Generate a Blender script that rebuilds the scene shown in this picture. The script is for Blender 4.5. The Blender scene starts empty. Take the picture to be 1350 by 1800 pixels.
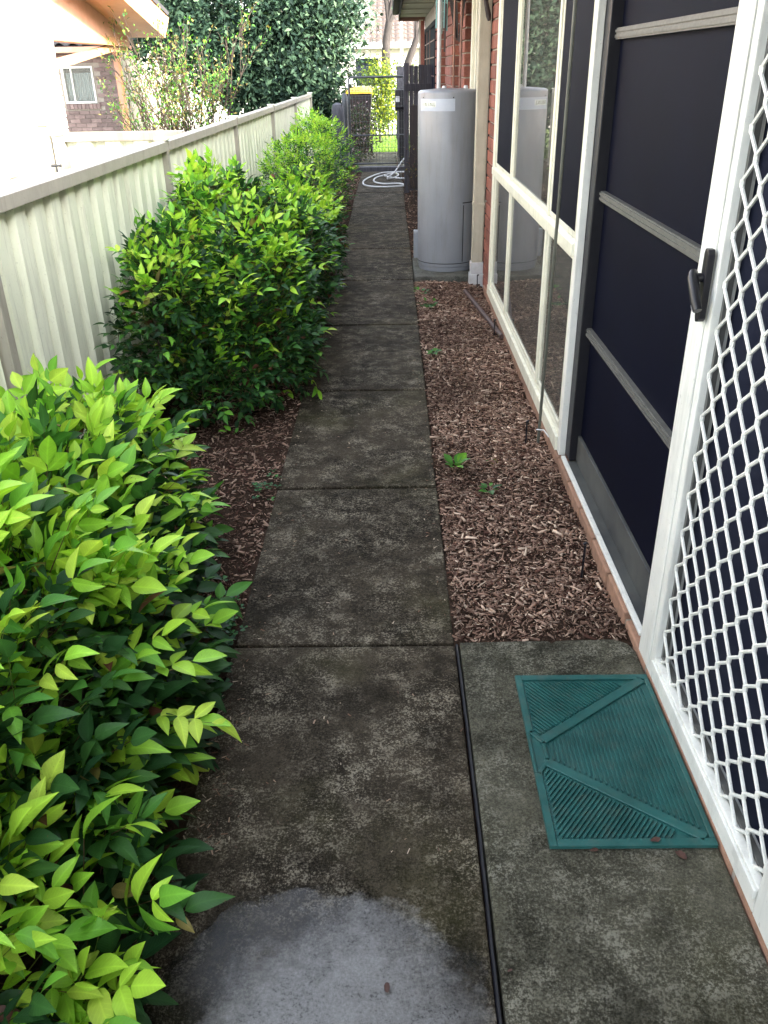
import bpy, bmesh, math, random
import numpy as np
from mathutils import Vector, Matrix, Euler
from mathutils.bvhtree import BVHTree

rng = np.random.default_rng(7)
random.seed(7)
R = math.radians
sc = bpy.context.scene
COL = sc.collection

# ------------------------------------------------------------------ camera
CAM = Vector((0.0, 0.0, 1.55))
PITCH, YAW, ROLL, FPX = R(27.883), R(.8517), R(-1.0724), 1474.4
cam_d = bpy.data.cameras.new('camera')
cam = bpy.data.objects.new('camera', cam_d); COL.objects.link(cam)
cam_d.sensor_fit = 'VERTICAL'; cam_d.sensor_height = 24.0
cam_d.lens = 24.0 * FPX / 1800.0
cam_d.clip_start = 0.02; cam_d.clip_end = 600
r0 = Vector((math.cos(YAW), math.sin(YAW), 0))
fh = Vector((-math.sin(YAW), math.cos(YAW), 0))
fw = fh * math.cos(PITCH) + Vector((0, 0, -math.sin(PITCH)))
d0 = -fh * math.sin(PITCH) + Vector((0, 0, -math.cos(PITCH)))
rt = math.cos(ROLL) * r0 - math.sin(ROLL) * d0
dn = math.sin(ROLL) * r0 + math.cos(ROLL) * d0
cm = Matrix((( rt.x, -dn.x, -fw.x, CAM.x), (rt.y, -dn.y, -fw.y, CAM.y), (rt.z, -dn.z, -fw.z, CAM.z), (0, 0, 0, 1)))
cam.matrix_world = cm
sc.camera = cam

# ------------------------------------------------------------------ sky, sun, exposure
SUN_EL = R(27.0)
SUN_VEC = Vector((.86 * math.cos(SUN_EL), -.51 * math.cos(SUN_EL), math.sin(SUN_EL))).normalized()
world = bpy.data.worlds.new('World'); sc.world = world; world.use_nodes = True
nt = world.node_tree
for n in list(nt.nodes): nt.nodes.remove(n)
wo = nt.nodes.new('ShaderNodeOutputWorld'); bg = nt.nodes.new('ShaderNodeBackground')
sky = nt.nodes.new('ShaderNodeTexSky'); sky.sky_type = 'NISHITA'; sky.sun_disc = False
sky.sun_elevation = SUN_EL; sky.sun_rotation = math.atan2(SUN_VEC.x, SUN_VEC.y)
sky.air_density = 1.0; sky.dust_density = 3.0; sky.ozone_density = 1.0
hs = nt.nodes.new('ShaderNodeHueSaturation'); hs.inputs['Saturation'].default_value = .40
nt.links.new(sky.outputs[0], hs.inputs['Color']); nt.links.new(hs.outputs[0], bg.inputs['Color'])
bg.inputs['Strength'].default_value = .15
nt.links.new(bg.outputs[0], wo.inputs[0])
sd = bpy.data.lights.new('sun', 'SUN'); sd.energy = 2.0; sd.angle = R(2.0); sd.color = (1.0, .95, .86)
sun = bpy.data.objects.new('sun', sd); COL.objects.link(sun)
sun.rotation_euler = (-SUN_VEC).to_track_quat('-Z', 'Y').to_euler()
sun.location = (6, -4, 8)
sc.view_settings.view_transform = 'Standard'; sc.view_settings.look = 'None'
sc.view_settings.exposure = 3.35; sc.view_settings.gamma = 1.0
sc.view_settings.use_curve_mapping = False
sc.render.engine = 'CYCLES'
sc.cycles.max_bounces = 6; sc.cycles.diffuse_bounces = 3; sc.cycles.glossy_bounces = 3
sc.cycles.transparent_max_bounces = 10; sc.cycles.transmission_bounces = 4
sc.cycles.use_denoising = True

# ------------------------------------------------------------------ material helpers
class NT:
    def __init__(s, name):
        s.m = bpy.data.materials.new(name); s.m.use_nodes = True
        s.t = s.m.node_tree
        for n in list(s.t.nodes): s.t.nodes.remove(n)
        s.out = s.n('ShaderNodeOutputMaterial')
        s.pos = s.n('ShaderNodeNewGeometry').outputs['Position']
    def n(s, ty, **kw):
        n = s.t.nodes.new(ty)
        for k, v in kw.items(): setattr(n, k, v)
        return n
    def l(s, a, b): s.t.links.new(a, b)
    def mapping(s, scale=(1, 1, 1), rot=(0, 0, 0), src=None):
        m = s.n('ShaderNodeMapping'); m.inputs['Scale'].default_value = scale; m.inputs['Rotation'].default_value = rot
        s.l(src or s.pos, m.inputs['Vector']); return m.outputs[0]
    def noise(s, scale, detail=4, rough=.55, vec=None, dist=0):
        n = s.n('ShaderNodeTexNoise'); n.inputs['Scale'].default_value = scale; n.inputs['Detail'].default_value = detail
        n.inputs['Roughness'].default_value = rough; n.inputs['Distortion'].default_value = dist
        s.l(vec or s.pos, n.inputs['Vector']); return n.outputs['Fac']
    def ramp(s, fac, stops):
        r = s.n('ShaderNodeValToRGB'); e = r.color_ramp.elements
        while len(e) < len(stops): e.new(.5)
        for el, (p, c) in zip(e, stops):
            el.position = p
            el.color = (c, c, c, 1) if isinstance(c, (int, float)) else (*c, 1)
        s.l(fac, r.inputs[0]); return r.outputs[0]
    def mix(s, fac, a, b, mode='MIX'):
        m = s.n('ShaderNodeMix', data_type='RGBA', blend_type=mode)
        for sock, v in ((m.inputs[0], fac), (m.inputs[6], a), (m.inputs[7], b)):
            if isinstance(v, (int, float)): sock.default_value = v if sock.type == 'VALUE' else (v, v, v, 1)
            elif isinstance(v, tuple): sock.default_value = (*v, 1)
            else: s.l(v, sock)
        return m.outputs[2]
    def math(s, op, a, b=0.0, c=None):
        m = s.n('ShaderNodeMath', operation=op)
        for i, v in enumerate((a, b) if c is None else (a, b, c)):
            if isinstance(v, (int, float)): m.inputs[i].default_value = v
            else: s.l(v, m.inputs[i])
        return m.outputs[0]
    def bsdf(s, color, rough=.6, bump=None, bstr=.3, bdist=.01, metallic=0, spec=.5, coat=0):
        b = s.n('ShaderNodeBsdfPrincipled')
        for nm, v in (('Base Color', color), ('Roughness', rough), ('Metallic', metallic), ('Specular IOR Level', spec), ('Coat Weight', coat)):
            k = b.inputs[nm]
            if isinstance(v, tuple): k.default_value = (*v, 1)
            elif isinstance(v, (int, float)): k.default_value = v
            else: s.l(v, k)
        if bump is not None:
            bp = s.n('ShaderNodeBump'); bp.inputs['Strength'].default_value = bstr; bp.inputs['Distance'].default_value = bdist
            s.l(bump, bp.inputs['Height']); s.l(bp.outputs[0], b.inputs['Normal'])
        return b.outputs[0]
    def done(s, sh): s.l(sh, s.out.inputs['Surface']); return s.m

def simple(name, c1, c2=None, scale=20, rough=.6, bstr=.15, bdist=.003, metallic=0, spec=.5, stretch=(1, 1, 1), lo=.35, hi=.65, obj_var=0, grime=0):
    k = NT(name); c2 = c2 or tuple(v * .8 for v in c1)
    vec = k.mapping(stretch)
    f = k.noise(scale, 5, .6, vec)
    col = k.mix(k.ramp(f, [(lo, 0.0), (hi, 1.0)]), c1, c2)
    # weathering: large blotches and fine dust
    blot = k.ramp(k.noise(2.3, 4, .6), [(.3, .82), (.7, 1.0)])
    col = k.mix(.6, col, blot, 'MULTIPLY')
    if obj_var:
        oi = k.n('ShaderNodeObjectInfo')
        v = k.math('MULTIPLY_ADD', oi.outputs['Random'], obj_var * 2, 1 - obj_var)
        cc = k.n('ShaderNodeCombineColor'); [k.l(v, cc.inputs[i]) for i in range(3)]
        col = k.mix(1.0, col, cc.outputs[0], 'MULTIPLY')
    if grime:                                                       # rain streaks and specks
        st_ = k.ramp(k.noise(26, 6, .7, k.mapping((1, 1, .10))), [(.50, 0.0), (.74, grime)])
        sk = k.ramp(k.noise(75, 5, .75), [(.60, 0.0), (.70, grime)])
        col = k.mix(k.math('MAXIMUM', st_, sk), col, (.12, .105, .075))
    rg = k.math('MULTIPLY_ADD', k.noise(scale * 1.7, 3), .2, rough - .1)
    return k.done(k.bsdf(col, rg, k.noise(scale * 4, 3), bstr, bdist, metallic, spec))

M = {}
def concrete(name, dark, mid, pale, pale_amt, wet=False):
    k = NT(name)
    big = k.noise(1.9, 5, .6, dist=.4); med = k.noise(13, 9, .78, dist=.15); fine = k.noise(85, 7, .75); grit = k.noise(330, 3, .6)
    spk = k.noise(170, 4, .8)
    mot = k.math('ADD', k.math('MULTIPLY_ADD', med, .40, k.math('MULTIPLY', fine, .30)), k.math('MULTIPLY', spk, .30))
    base = k.mix(k.ramp(mot, [(.43, 0.0), (.57, 1.0)]), dark, mid)
    base = k.mix(k.math('MULTIPLY', k.ramp(big, [(.42, 0.0), (.68, 1.0)]), .6), base, k.mix(k.ramp(mot, [(.36, 0.0), (.56, 1.0)]), mid, tuple(1.7 * v for v in mid)))
    # scuffed pale flakes where the black growth has worn through
    fl = k.math('MULTIPLY', k.ramp(mot, [(.51, 0.0), (.555, 1.0)]),
                k.ramp(k.noise(4.5, 7, .75, dist=.4), [(.42, 0.0), (.60, 1.0)]))
    base = k.mix(k.math('MULTIPLY', fl, pale_amt), base, pale)
    moss = k.ramp(k.noise(2.4, 5, .6, k.mapping((1, 1, 1), (0, 0, 1.0))), [(.52, 0.0), (.72, 1.0)])
    base = k.mix(k.math('MULTIPLY', moss, .28), base, (.060, .060, .020))
    sp = k.ramp(grit, [(.60, 0.0), (.72, 1.0)])
    base = k.mix(k.math('MULTIPLY', sp, .30), base, pale)
    blk = k.ramp(k.noise(4.6, 6, .7, k.mapping((1, 1, 1), (0, .3, 2.0)), .5), [(.50, 0.0), (.66, 1.0)])
    base = k.mix(k.math('MULTIPLY', blk, .55), base, tuple(.45 * v for v in dark))
    rough = k.math('MULTIPLY_ADD', med, -.2, .86)
    if wet:
        # cleaned concrete at the near end, paled further in place of reflected sky
        sx = k.n('ShaderNodeSeparateXYZ'); k.l(k.pos, sx.inputs[0])
        dx = k.math('DIVIDE', k.math('SUBTRACT', sx.outputs[0], -.10), .32)
        dy = k.math('DIVIDE', k.math('SUBTRACT', sx.outputs[1], .70), .50)
        d2 = k.math('ADD', k.math('MULTIPLY', dx, dx), k.math('MULTIPLY', dy, dy))
        d2 = k.math('ADD', d2, k.math('MULTIPLY_ADD', k.noise(5, 7, .75), 1.6, -.80))
        cl = k.ramp(d2, [(.45, 1.0), (.95, 0.0)])
        clean_sheen = k.mix(k.ramp(mot, [(.40, 0.0), (.60, 1.0)]), (.20, .19, .175), (.40, .385, .36))
        clean_sheen = k.mix(k.ramp(mot, [(.40, .8), (.45, 0.0)]), clean_sheen, (.06, .056, .052))
        base = k.mix(cl, base, clean_sheen)
    ht = k.math('MULTIPLY_ADD', fine, .6, k.math('MULTIPLY', grit, .4))
    return k.done(k.bsdf(base, rough, ht, .6, .005, spec=.07))
M['path'] = concrete('grimy_concrete', (.0064, .0050, .0033), (.056, .045, .031), (.26, .23, .175), .85, True)
M['step'] = concrete('grey_concrete', (.020, .019, .013), (.090, .086, .063), (.25, .24, .195), .7)
M['pad'] = concrete('pad_concrete', (.05, .05, .042), (.11, .11, .095), (.25, .25, .22), .5)

M['cream'] = simple('cream_aluminium', (.79, .78, .65), (.72, .71, .58), 14, .38, .05, grime=0.35)
M['white'] = simple('white_aluminium', (.82, .82, .76), (.75, .76, .71), 16, .32, .05, grime=0.30)
M['greyrail'] = simple('weathered_rail', (.125, .125, .115), (.09, .09, .082), 30, .45, .08)
M['kick'] = simple('dusty_kick_plate', (.075, .078, .072), (.035, .037, .038), 5, .5, .08)
M['downpipe'] = simple('cream_downpipe_paint', (.50, .47, .37), (.44, .41, .32), 9, .45, .06, grime=0.35)
M['pvc'] = simple('white_plastic', (.62, .63, .64), (.5, .5, .5), 20, .4, .05)
M['black'] = simple('black_plastic', (.0045, .0045, .008), (.008, .008, .012), 40, .42, .1)
M['fence'] = simple('fence_sheet_paint', (.80, .82, .66), (.73, .75, .59), 6, .42, .04, stretch=(1, 1, .15), grime=0.40)
M['fence_trim'] = simple('fence_trim_paint', (.40, .37, .31), (.34, .315, .265), 8, .45, .05, grime=0.40)
M['heater'] = simple('grey_enamel', (.27, .285, .315), (.25, .265, .295), 5, .33, .02, grime=0.28)
M['heater_dark'] = simple('dark_gap', (.006, .007, .012), (.005, .005, .009), 30, .5)
M['sticker'] = simple('pale_sticker', (.50, .54, .62), (.45, .50, .60), 20, .4, .02)
M['sticker_white'] = simple('white_sticker', (.72, .76, .74), None, 20, .4, .02)
M['ink'] = simple('green_grey_ink', (.20, .24, .16), None, 30, .5, .02)
M['mat'] = simple('teal_rubber', (.006, .066, .060), (.016, .104, .096), 12, .45, .35, .002, grime=0.28)
M['brick'] = simple('red_brick', (.25, .085, .055), (.17, .055, .040), 55, .85, .5, .004, obj_var=.28)
M['brick_base'] = simple('tan_brick', (.36, .20, .13), (.26, .15, .10), 35, .85, .5, .004, obj_var=.2)
M['brick_pink'] = simple('purple_brown_brick', (.20, .148, .132), (.15, .105, .094), 9, .85, .4, .004, obj_var=.30)
M['brick_cream'] = simple('cream_brick', (.86, .80, .70), (.80, .72, .58), 14, .85, .3, .004, obj_var=.15)
M['mortar'] = simple('mortar', (.34, .30, .25), (.27, .24, .2), 40, .9, .4, .004)
M['mortar_pale'] = simple('pale_mortar', (.62, .58, .52), (.52, .49, .44), 40, .9, .4, .004)
M['copper'] = simple('dull_copper', (.23, .12, .09), (.17, .10, .08), 20, .45, .1, metallic=.5)
M['gutter'] = simple('dark_gutter', (.010, .009, .011), (.016, .014, .016), 15, .7, .05, spec=.08)
M['soffit'] = simple('soffit_board', (.42, .42, .32), (.36, .36, .27), 5, .7, .05)
M['orange'] = simple('peach_timber_paint', (.62, .33, .16), (.56, .28, .13), 7, .6, .08)
M['pink'] = simple('pink_render', (.66, .36, .24), (.58, .30, .20), 6, .7, .08)
M['whitewall'] = simple('white_render', (.82, .79, .72), (.76, .73, .66), 4, .8, .1)
M['tile'] = simple('grey_roof_tile', (.055, .05, .052), (.035, .032, .034), 12, .8, .3, .004, obj_var=.2)
M['tile_brown'] = simple('brown_roof_tile', (.085, .062, .052), (.06, .045, .038), 6, .8, .3, .004, obj_var=.2)
M['paling'] = simple('weathered_paling', (.062, .058, .068), (.035, .033, .042), 12, .9, .6, .004, stretch=(6, 6, .4), obj_var=.25)
M['log'] = simple('weathered_log', (.10, .10, .115), (.055, .055, .066), 9, .9, .8, .008, stretch=(4, 4, .5))
M['gatewire'] = simple('galvanised_wire', (.095, .10, .11), (.06, .065, .07), 30, .45, .1, metallic=.6)
M['binyellow'] = simple('yellow_bin_lid', (.72, .42, .02), (.66, .36, .02), 9, .45, .05)
M['bindark'] = simple('dark_bin_body', (.016, .010, .011), (.022, .014, .014), 9, .5, .05)
M['hose'] = simple('white_hose', (.70, .71, .73), (.60, .61, .63), 20, .4, .05)
M['pipebrown'] = simple('brown_pipe', (.085, .050, .045), (.06, .035, .032), 25, .6, .2)
M['rod'] = simple('grey_green_rod', (.10, .105, .085), (.075, .08, .065), 30, .5, .1)
M['bark'] = simple('grey_bark', (.055, .045, .041), (.032, .026, .023), 9, .95, .8, .01, stretch=(3, 3, .6))
M['twig'] = simple('brown_twig', (.070, .050, .036), (.045, .032, .024), 20, .9, .4)
M['soil'] = simple('dark_soil', (.062, .040, .028), (.030, .019, .014), 22, .95, .9, .02, spec=.05)
M['drive'] = simple('pale_driveway', (.50, .48, .44), (.42, .40, .37), 3, .9, .2)
M['lawn'] = simple('lawn_soil', (.10, .15, .03), (.07, .11, .02), 8, .95, .5, .02)
M['picket'] = simple('white_picket_paint', (.74, .74, .68), None, 10, .6, .05)
M['interior'] = simple('room_wall', (.30, .27, .23), (.26, .235, .2), 3, .85, .05)
M['deadleaf'] = simple('dead_leaf', (.085, .036, .024), (.05, .022, .016), 60, .7, .3)
M['curtain'] = simple('lace_curtain', (.70, .76, .80), (.50, .56, .60), 16, .8, .2, stretch=(4, 4, .5))
M['teal'] = simple('teal_plastic', (.25, .48, .48), (.2, .4, .4), 20, .4, .05)
M['cloth'] = simple('dark_cloth', (.040, .034, .036), (.06, .05, .05), 40, .9, .3)

def screen_mat(name, c1, c2):
    k = NT(name)
    w = k.n('ShaderNodeTexWave'); w.inputs['Scale'].default_value = 180; w.bands_direction = 'Z'; w.inputs['Distortion'].default_value = .4
    k.l(k.pos, w.inputs['Vector'])
    w2 = k.n('ShaderNodeTexWave'); w2.inputs['Scale'].default_value = 180; w2.bands_direction = 'Y'; w2.inputs['Distortion'].default_value = .4
    k.l(k.pos, w2.inputs['Vector'])
    h = k.math('MAXIMUM', w.outputs['Fac'], w2.outputs['Fac'])
    dust = k.ramp(k.noise(3, 5, .6), [(.35, 0.0), (.75, 1.0)])
    col = k.mix(dust, c1, c2)
    sp = k.ramp(k.noise(140, 1, .5), [(.76, 0.0), (.80, .25)])
    col = k.mix(sp, col, (.2, .2, .2))
    return k.done(k.bsdf(col, .62, h, .2, .0006, spec=.06))
M['screen'] = screen_mat('dark_fly_screen', (.0014, .0021, .0082), (.0026, .0036, .0115))
M['screen_grey'] = screen_mat('grey_fly_screen', (.012, .0145, .029), (.018, .021, .036))

def glass_mat(name, tint=(.80, .84, .82)):
    k = NT(name)
    fr = k.n('ShaderNodeFresnel'); fr.inputs['IOR'].default_value = 1.52
    pale_mix = k.ramp(k.noise(5, 6, .7), [(.3, .12), (.75, .22)])  # patchy share of pale diffuse that lifts the tone of the panes
    g = k.n('ShaderNodeBsdfGlossy'); g.inputs['Roughness'].default_value = .012
    t = k.n('ShaderNodeBsdfTransparent'); t.inputs['Color'].default_value = (*tint, 1)
    df = k.n('ShaderNodeBsdfDiffuse'); df.inputs['Color'].default_value = (.55, .53, .47, 1)
    m1 = k.n('ShaderNodeMixShader'); k.l(pale_mix, m1.inputs[0]); k.l(t.outputs[0], m1.inputs[1]); k.l(df.outputs[0], m1.inputs[2])
    m2 = k.n('ShaderNodeMixShader'); k.l(k.math('MINIMUM', k.math('MULTIPLY', fr.outputs[0], 1.15), 1.0), m2.inputs[0]); k.l(m1.outputs[0], m2.inputs[1]); k.l(g.outputs[0], m2.inputs[2])
    return k.done(m2.outputs[0])
M['glass'] = glass_mat('window_glass')

def water_mat():
    k = NT('water_film')
    fr = k.n('ShaderNodeFresnel'); fr.inputs['IOR'].default_value = 1.40
    g = k.n('ShaderNodeBsdfGlossy'); g.inputs['Roughness'].default_value = .05
    bp = k.n('ShaderNodeBump'); bp.inputs['Strength'].default_value = .5; bp.inputs['Distance'].default_value = .002
    k.l(k.noise(75, 6, .7), bp.inputs['Height']); k.l(bp.outputs[0], g.inputs['Normal']); k.l(bp.outputs[0], fr.inputs['Normal'])
    t = k.n('ShaderNodeBsdfTransparent'); t.inputs['Color'].default_value = (.93, .94, .95, 1)
    dp = k.n('ShaderNodeAttribute'); dp.attribute_name = 'depth'
    wet = k.ramp(k.math('ADD', dp.outputs['Fac'], k.math('MULTIPLY_ADD', k.noise(14, 8, .75), 2.4, -1.2)), [(.18, 0.0), (.42, 1.0)])
    m = k.n('ShaderNodeMixShader'); k.l(k.math('MULTIPLY', fr.outputs[0], wet), m.inputs[0]); k.l(t.outputs[0], m.inputs[1]); k.l(g.outputs[0], m.inputs[2])
    return k.done(m.outputs[0])
M['water'] = water_mat()

def attr_mat(name, rough, trans=0.0, bscale=80, bstr=.2, spec=.5, vary=.25, veins=False):
    k = NT(name)
    a = k.n('ShaderNodeAttribute'); a.attribute_name = 'pigment'
    v = k.math('MULTIPLY_ADD', k.noise(35, 4, .6), vary * 2, 1 - vary)
    cc = k.n('ShaderNodeCombineColor'); [k.l(v, cc.inputs[i]) for i in range(3)]
    col = k.mix(1.0, a.outputs['Color'], cc.outputs[0], 'MULTIPLY')
    hgt = k.noise(bscale, 3)
    if veins:                                                       # side veins, paler midrib and brown freckles
        q = k.n('ShaderNodeAttribute'); q.attribute_name = 'blade'; sp = k.n('ShaderNodeSeparateXYZ'); k.l(q.outputs['Vector'], sp.inputs[0])
        ax = k.math('ABSOLUTE', sp.outputs[0])
        ph = k.math('MULTIPLY', k.math('SUBTRACT', sp.outputs[1], k.math('MULTIPLY', ax, 1.1)), 62.0)
        wv = k.math('MULTIPLY_ADD', k.math('SINE', ph), .5, .5)
        vn = k.ramp(wv, [(.80, 0.0), (1.0, 1.0)]); mr = k.ramp(ax, [(.0, 1.0), (.035, 0.0)])
        line = k.math('MAXIMUM', k.math('MULTIPLY', vn, .45), mr)
        col = k.mix(k.math('MULTIPLY', line, .30), col, k.mix(1.0, col, (1.7, 1.5, 1.6), 'MULTIPLY'))
        spot = k.math('MULTIPLY', k.ramp(k.noise(140, 2, .5), [(.68, 0.0), (.73, 1.0)]), k.ramp(k.noise(5, 2), [(.5, 0.0), (.6, 1.0)]))
        col = k.mix(k.math('MULTIPLY', spot, .7), col, (.10, .06, .025))
        hgt = k.math('MULTIPLY_ADD', line, -.5, hgt)
    b = k.bsdf(col, rough, hgt, bstr, .002, spec=spec)
    if trans:
        t = k.n('ShaderNodeBsdfTranslucent'); k.l(k.mix(1.0, col, (1.0, 1.1, .6), 'MULTIPLY'), t.inputs['Color'])
        m = k.n('ShaderNodeMixShader'); m.inputs[0].default_value = trans
        k.l(b, m.inputs[1]); k.l(t.outputs[0], m.inputs[2]); b = m.outputs[0]
    return k.done(b)
M['leaf'] = attr_mat('waxy_leaf', .40, .30, 60, .35, .26, .22, veins=True)
M['treeleaf'] = attr_mat('tree_leaf', .65, .25, 20, .1, .10, .15)
M['chip'] = attr_mat('wood_chip', .9, 0, 150, .4, .05, .3)

# ------------------------------------------------------------------ mesh helpers
WORLD = {}
def wl(o): return WORLD.get(o.name, Vector((0, 0, 0)))
def tag(o, label=None, cat=None, group=None, kind=None):
    for k, v in (('label', label), ('category', cat), ('group', group), ('kind', kind)):
        if v: o[k] = v
    return o
def thing(name, loc, label, cat, group=None):
    o = bpy.data.objects.new(name, None); COL.objects.link(o); o.location = loc; o.empty_display_size = .1
    WORLD[o.name] = Vector(loc); return tag(o, label, cat, group)
class MB:
    def __init__(s): s.v = []; s.f = []
    def add(s, V, F):
        b = len(s.v); s.v += [tuple(map(float, p)) for p in V]; s.f += [tuple(i + b for i in f) for f in F]; return s
    def box(s, x0, x1, y0, y1, z0, z1):
        x0, x1 = sorted((x0, x1)); y0, y1 = sorted((y0, y1)); z0, z1 = sorted((z0, z1))
        return s.add([(x0,y0,z0),(x1,y0,z0),(x1,y1,z0),(x0,y1,z0),(x0,y0,z1),(x1,y0,z1),(x1,y1,z1),(x0,y1,z1)],
                     [(0,3,2,1),(4,5,6,7),(0,1,5,4),(1,2,6,5),(2,3,7,6),(3,0,4,7)])
    def prism(s, poly, axis, a, b):
        """extrude a 2-D polygon along axis ('x','y','z') from a to b"""
        def P(p, t):
            return {'x': (t, p[0], p[1]), 'y': (p[0], t, p[1]), 'z': (p[0], p[1], t)}[axis]
        n = len(poly); V = [P(p, a) for p in poly] + [P(p, b) for p in poly]
        F = [tuple(range(n))[::-1], tuple(range(n, 2 * n))] + [(i, (i + 1) % n, n + (i + 1) % n, n + i) for i in range(n)]
        return s.add(V, F)
    def tube(s, pts, rad, seg=8, closed=False):
        pts = [Vector(p) for p in pts]; n = len(pts); V = []; F = []
        rads = rad if isinstance(rad, (list, tuple)) else [rad] * n
        up = Vector((0, 0, 1)); prev = None
        for i, p in enumerate(pts):
            t = (pts[min(i + 1, n - 1)] - pts[max(i - 1, 0)]).normalized()
            a = t.cross(up if abs(t.z) < .95 else Vector((1, 0, 0))).normalized() if prev is None else (prev - t * prev.dot(t)).normalized()
            prev = a; b = t.cross(a)
            for j in range(seg):
                an = 2 * math.pi * j / seg
                V.append(p + (a * math.cos(an) + b * math.sin(an)) * rads[i])
        for i in range(n - 1):
            for j in range(seg):
                F.append((i * seg + j, i * seg + (j + 1) % seg, (i + 1) * seg + (j + 1) % seg, (i + 1) * seg + j))
        F.append(tuple(range(seg))[::-1]); F.append(tuple((n - 1) * seg + j for j in range(seg)))
        return s.add(V, F)
    def lathe(s, prof, cx, cy, seg=32):
        n = len(prof); V = []; F = []
        for r, z in prof:
            for j in range(seg):
                a = 2 * math.pi * j / seg; V.append((cx + r * math.cos(a), cy + r * math.sin(a), z))
        for i in range(n - 1):
            for j in range(seg): F.append((i*seg+j, i*seg+(j+1)%seg, (i+1)*seg+(j+1)%seg, (i+1)*seg+j))
        F.append(tuple(range(seg))[::-1]); F.append(tuple((n-1)*seg+j for j in range(seg)))
        return s.add(V, F)
    def mesh(s, name, origin=(0, 0, 0), bevel=0, smooth=False, seg=2):
        me = bpy.data.meshes.new(name); o = Vector(origin)
        me.from_pydata([Vector(p) - o for p in s.v], [], s.f)
        bm = bmesh.new(); bm.from_mesh(me)
        bmesh.ops.recalc_face_normals(bm, faces=bm.faces)
        if bevel: bmesh.ops.bevel(bm, geom=list(bm.edges), offset=bevel, segments=seg, profile=.6, affect='EDGES')
        bm.to_mesh(me); bm.free()
        if smooth:
            me.shade_smooth()
            try: me.set_sharp_from_angle(angle=R(40))
            except Exception: pass
        return me
    def obj(s, name, mat, parent=None, origin=None, bevel=0, smooth=False, seg=2):
        org = Vector(origin) if origin is not None else (wl(parent) if parent else Vector((0, 0, 0)))
        me = s.mesh(name, org, bevel, smooth, seg); me.materials.append(M[mat] if isinstance(mat, str) else mat)
        return link(name, me, parent, org)
def link(name, me, parent=None, loc=(0, 0, 0), rot=None, scale=None):
    o = bpy.data.objects.new(name, me); COL.objects.link(o)
    loc = Vector(loc)
    if parent: o.parent = parent; o.location = loc - wl(parent)
    else: o.location = loc
    if rot is not None: o.rotation_euler = rot
    if scale is not None: o.scale = scale
    WORLD[o.name] = loc; return o
def struct(o): o['kind'] = 'structure'; return o
def np_mesh(name, V, F, mat, col=None, smooth=True, blade=None):
    """V (n,3); F (m,k) same-size faces"""
    me = bpy.data.meshes.new(name); V = np.asarray(V, np.float32); F = np.asarray(F, np.int32)
    me.vertices.add(len(V)); me.vertices.foreach_set('co', V.ravel())
    me.loops.add(F.size); me.loops.foreach_set('vertex_index', F.ravel())
    me.polygons.add(len(F)); me.polygons.foreach_set('loop_start', np.arange(0, F.size, F.shape[1], dtype=np.int32))
    if smooth: me.polygons.foreach_set('use_smooth', np.ones(len(F), bool))
    me.update(calc_edges=True)
    if col is not None:
        a = me.attributes.new('pigment', 'FLOAT_COLOR', 'POINT')
        c = np.ones((len(V), 4), np.float32); c[:, :3] = col; a.data.foreach_set('color', c.ravel())
    if blade is not None:
        a = me.attributes.new('blade', 'FLOAT_VECTOR', 'POINT'); a.data.foreach_set('vector', np.asarray(blade, np.float32).ravel())
    me.materials.append(M[mat] if isinstance(mat, str) else mat); me.validate(); return me

# ------------------------------------------------------------------ leaves
def leaf_template(width=.19, droop=.28, fold=.07, bend=0.0, st=((.0, 0), (.09, .40), (.22, .79), (.38, 1.0), (.54, .96), (.70, .74), (.84, .42), (.94, .16), (1.0, 0))):
    V = [(0, 0, 0)]; F = []
    for t, w in st[1:-1]:
        zc = -droop * t * t; x = bend * t * t
        V += [(x - w * width, t, zc + fold * w), (x, t, zc), (x + w * width, t, zc + fold * w)]
    t = st[-1][0]; V.append((bend, t, -droop * t * t)); tip = len(V) - 1; n = len(st) - 2
    F += [(0, 2, 1), (0, 3, 2)]
    for i in range(n - 1):
        a = 1 + 3 * i; b = a + 3
        F += [(a, a+1, b+1), (a, b+1, b), (a+1, a+2, b+2), (a+1, b+2, b+1)]
    a = 1 + 3 * (n - 1); F += [(a, a+1, tip), (a+1, a+2, tip)]
    mid = np.zeros(len(V)); mid[0] = 1; mid[tip] = .6
    for i in range(n): mid[2 + 3 * i] = 1
    return np.array(V, float), np.array(F, int), mid
LEAF = [leaf_template(.265, .25, .08, .05), leaf_template(.215, .42, .05, -.08), leaf_template(.295, .12, .10, .02), leaf_template(.245, .60, .09, .14)]
SMALL = [leaf_template(.24, .2, .08, 0, ((0, 0), (.45, 1.0), (1, 0)))] * 4
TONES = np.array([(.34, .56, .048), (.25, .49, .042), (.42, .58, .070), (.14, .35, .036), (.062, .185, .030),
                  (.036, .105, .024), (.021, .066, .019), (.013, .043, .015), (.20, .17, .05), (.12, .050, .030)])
def frame(d, up):
    """rotation whose local y is d and local z is close to up"""
    d = d / (np.linalg.norm(d) + 1e-9); x = np.cross(d, up); n = np.linalg.norm(x)
    if n < 1e-4: x = np.array((1., 0, 0)); n = 1
    x = x / n; z = np.cross(x, d); return np.stack([x, d, z], 1)
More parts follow.
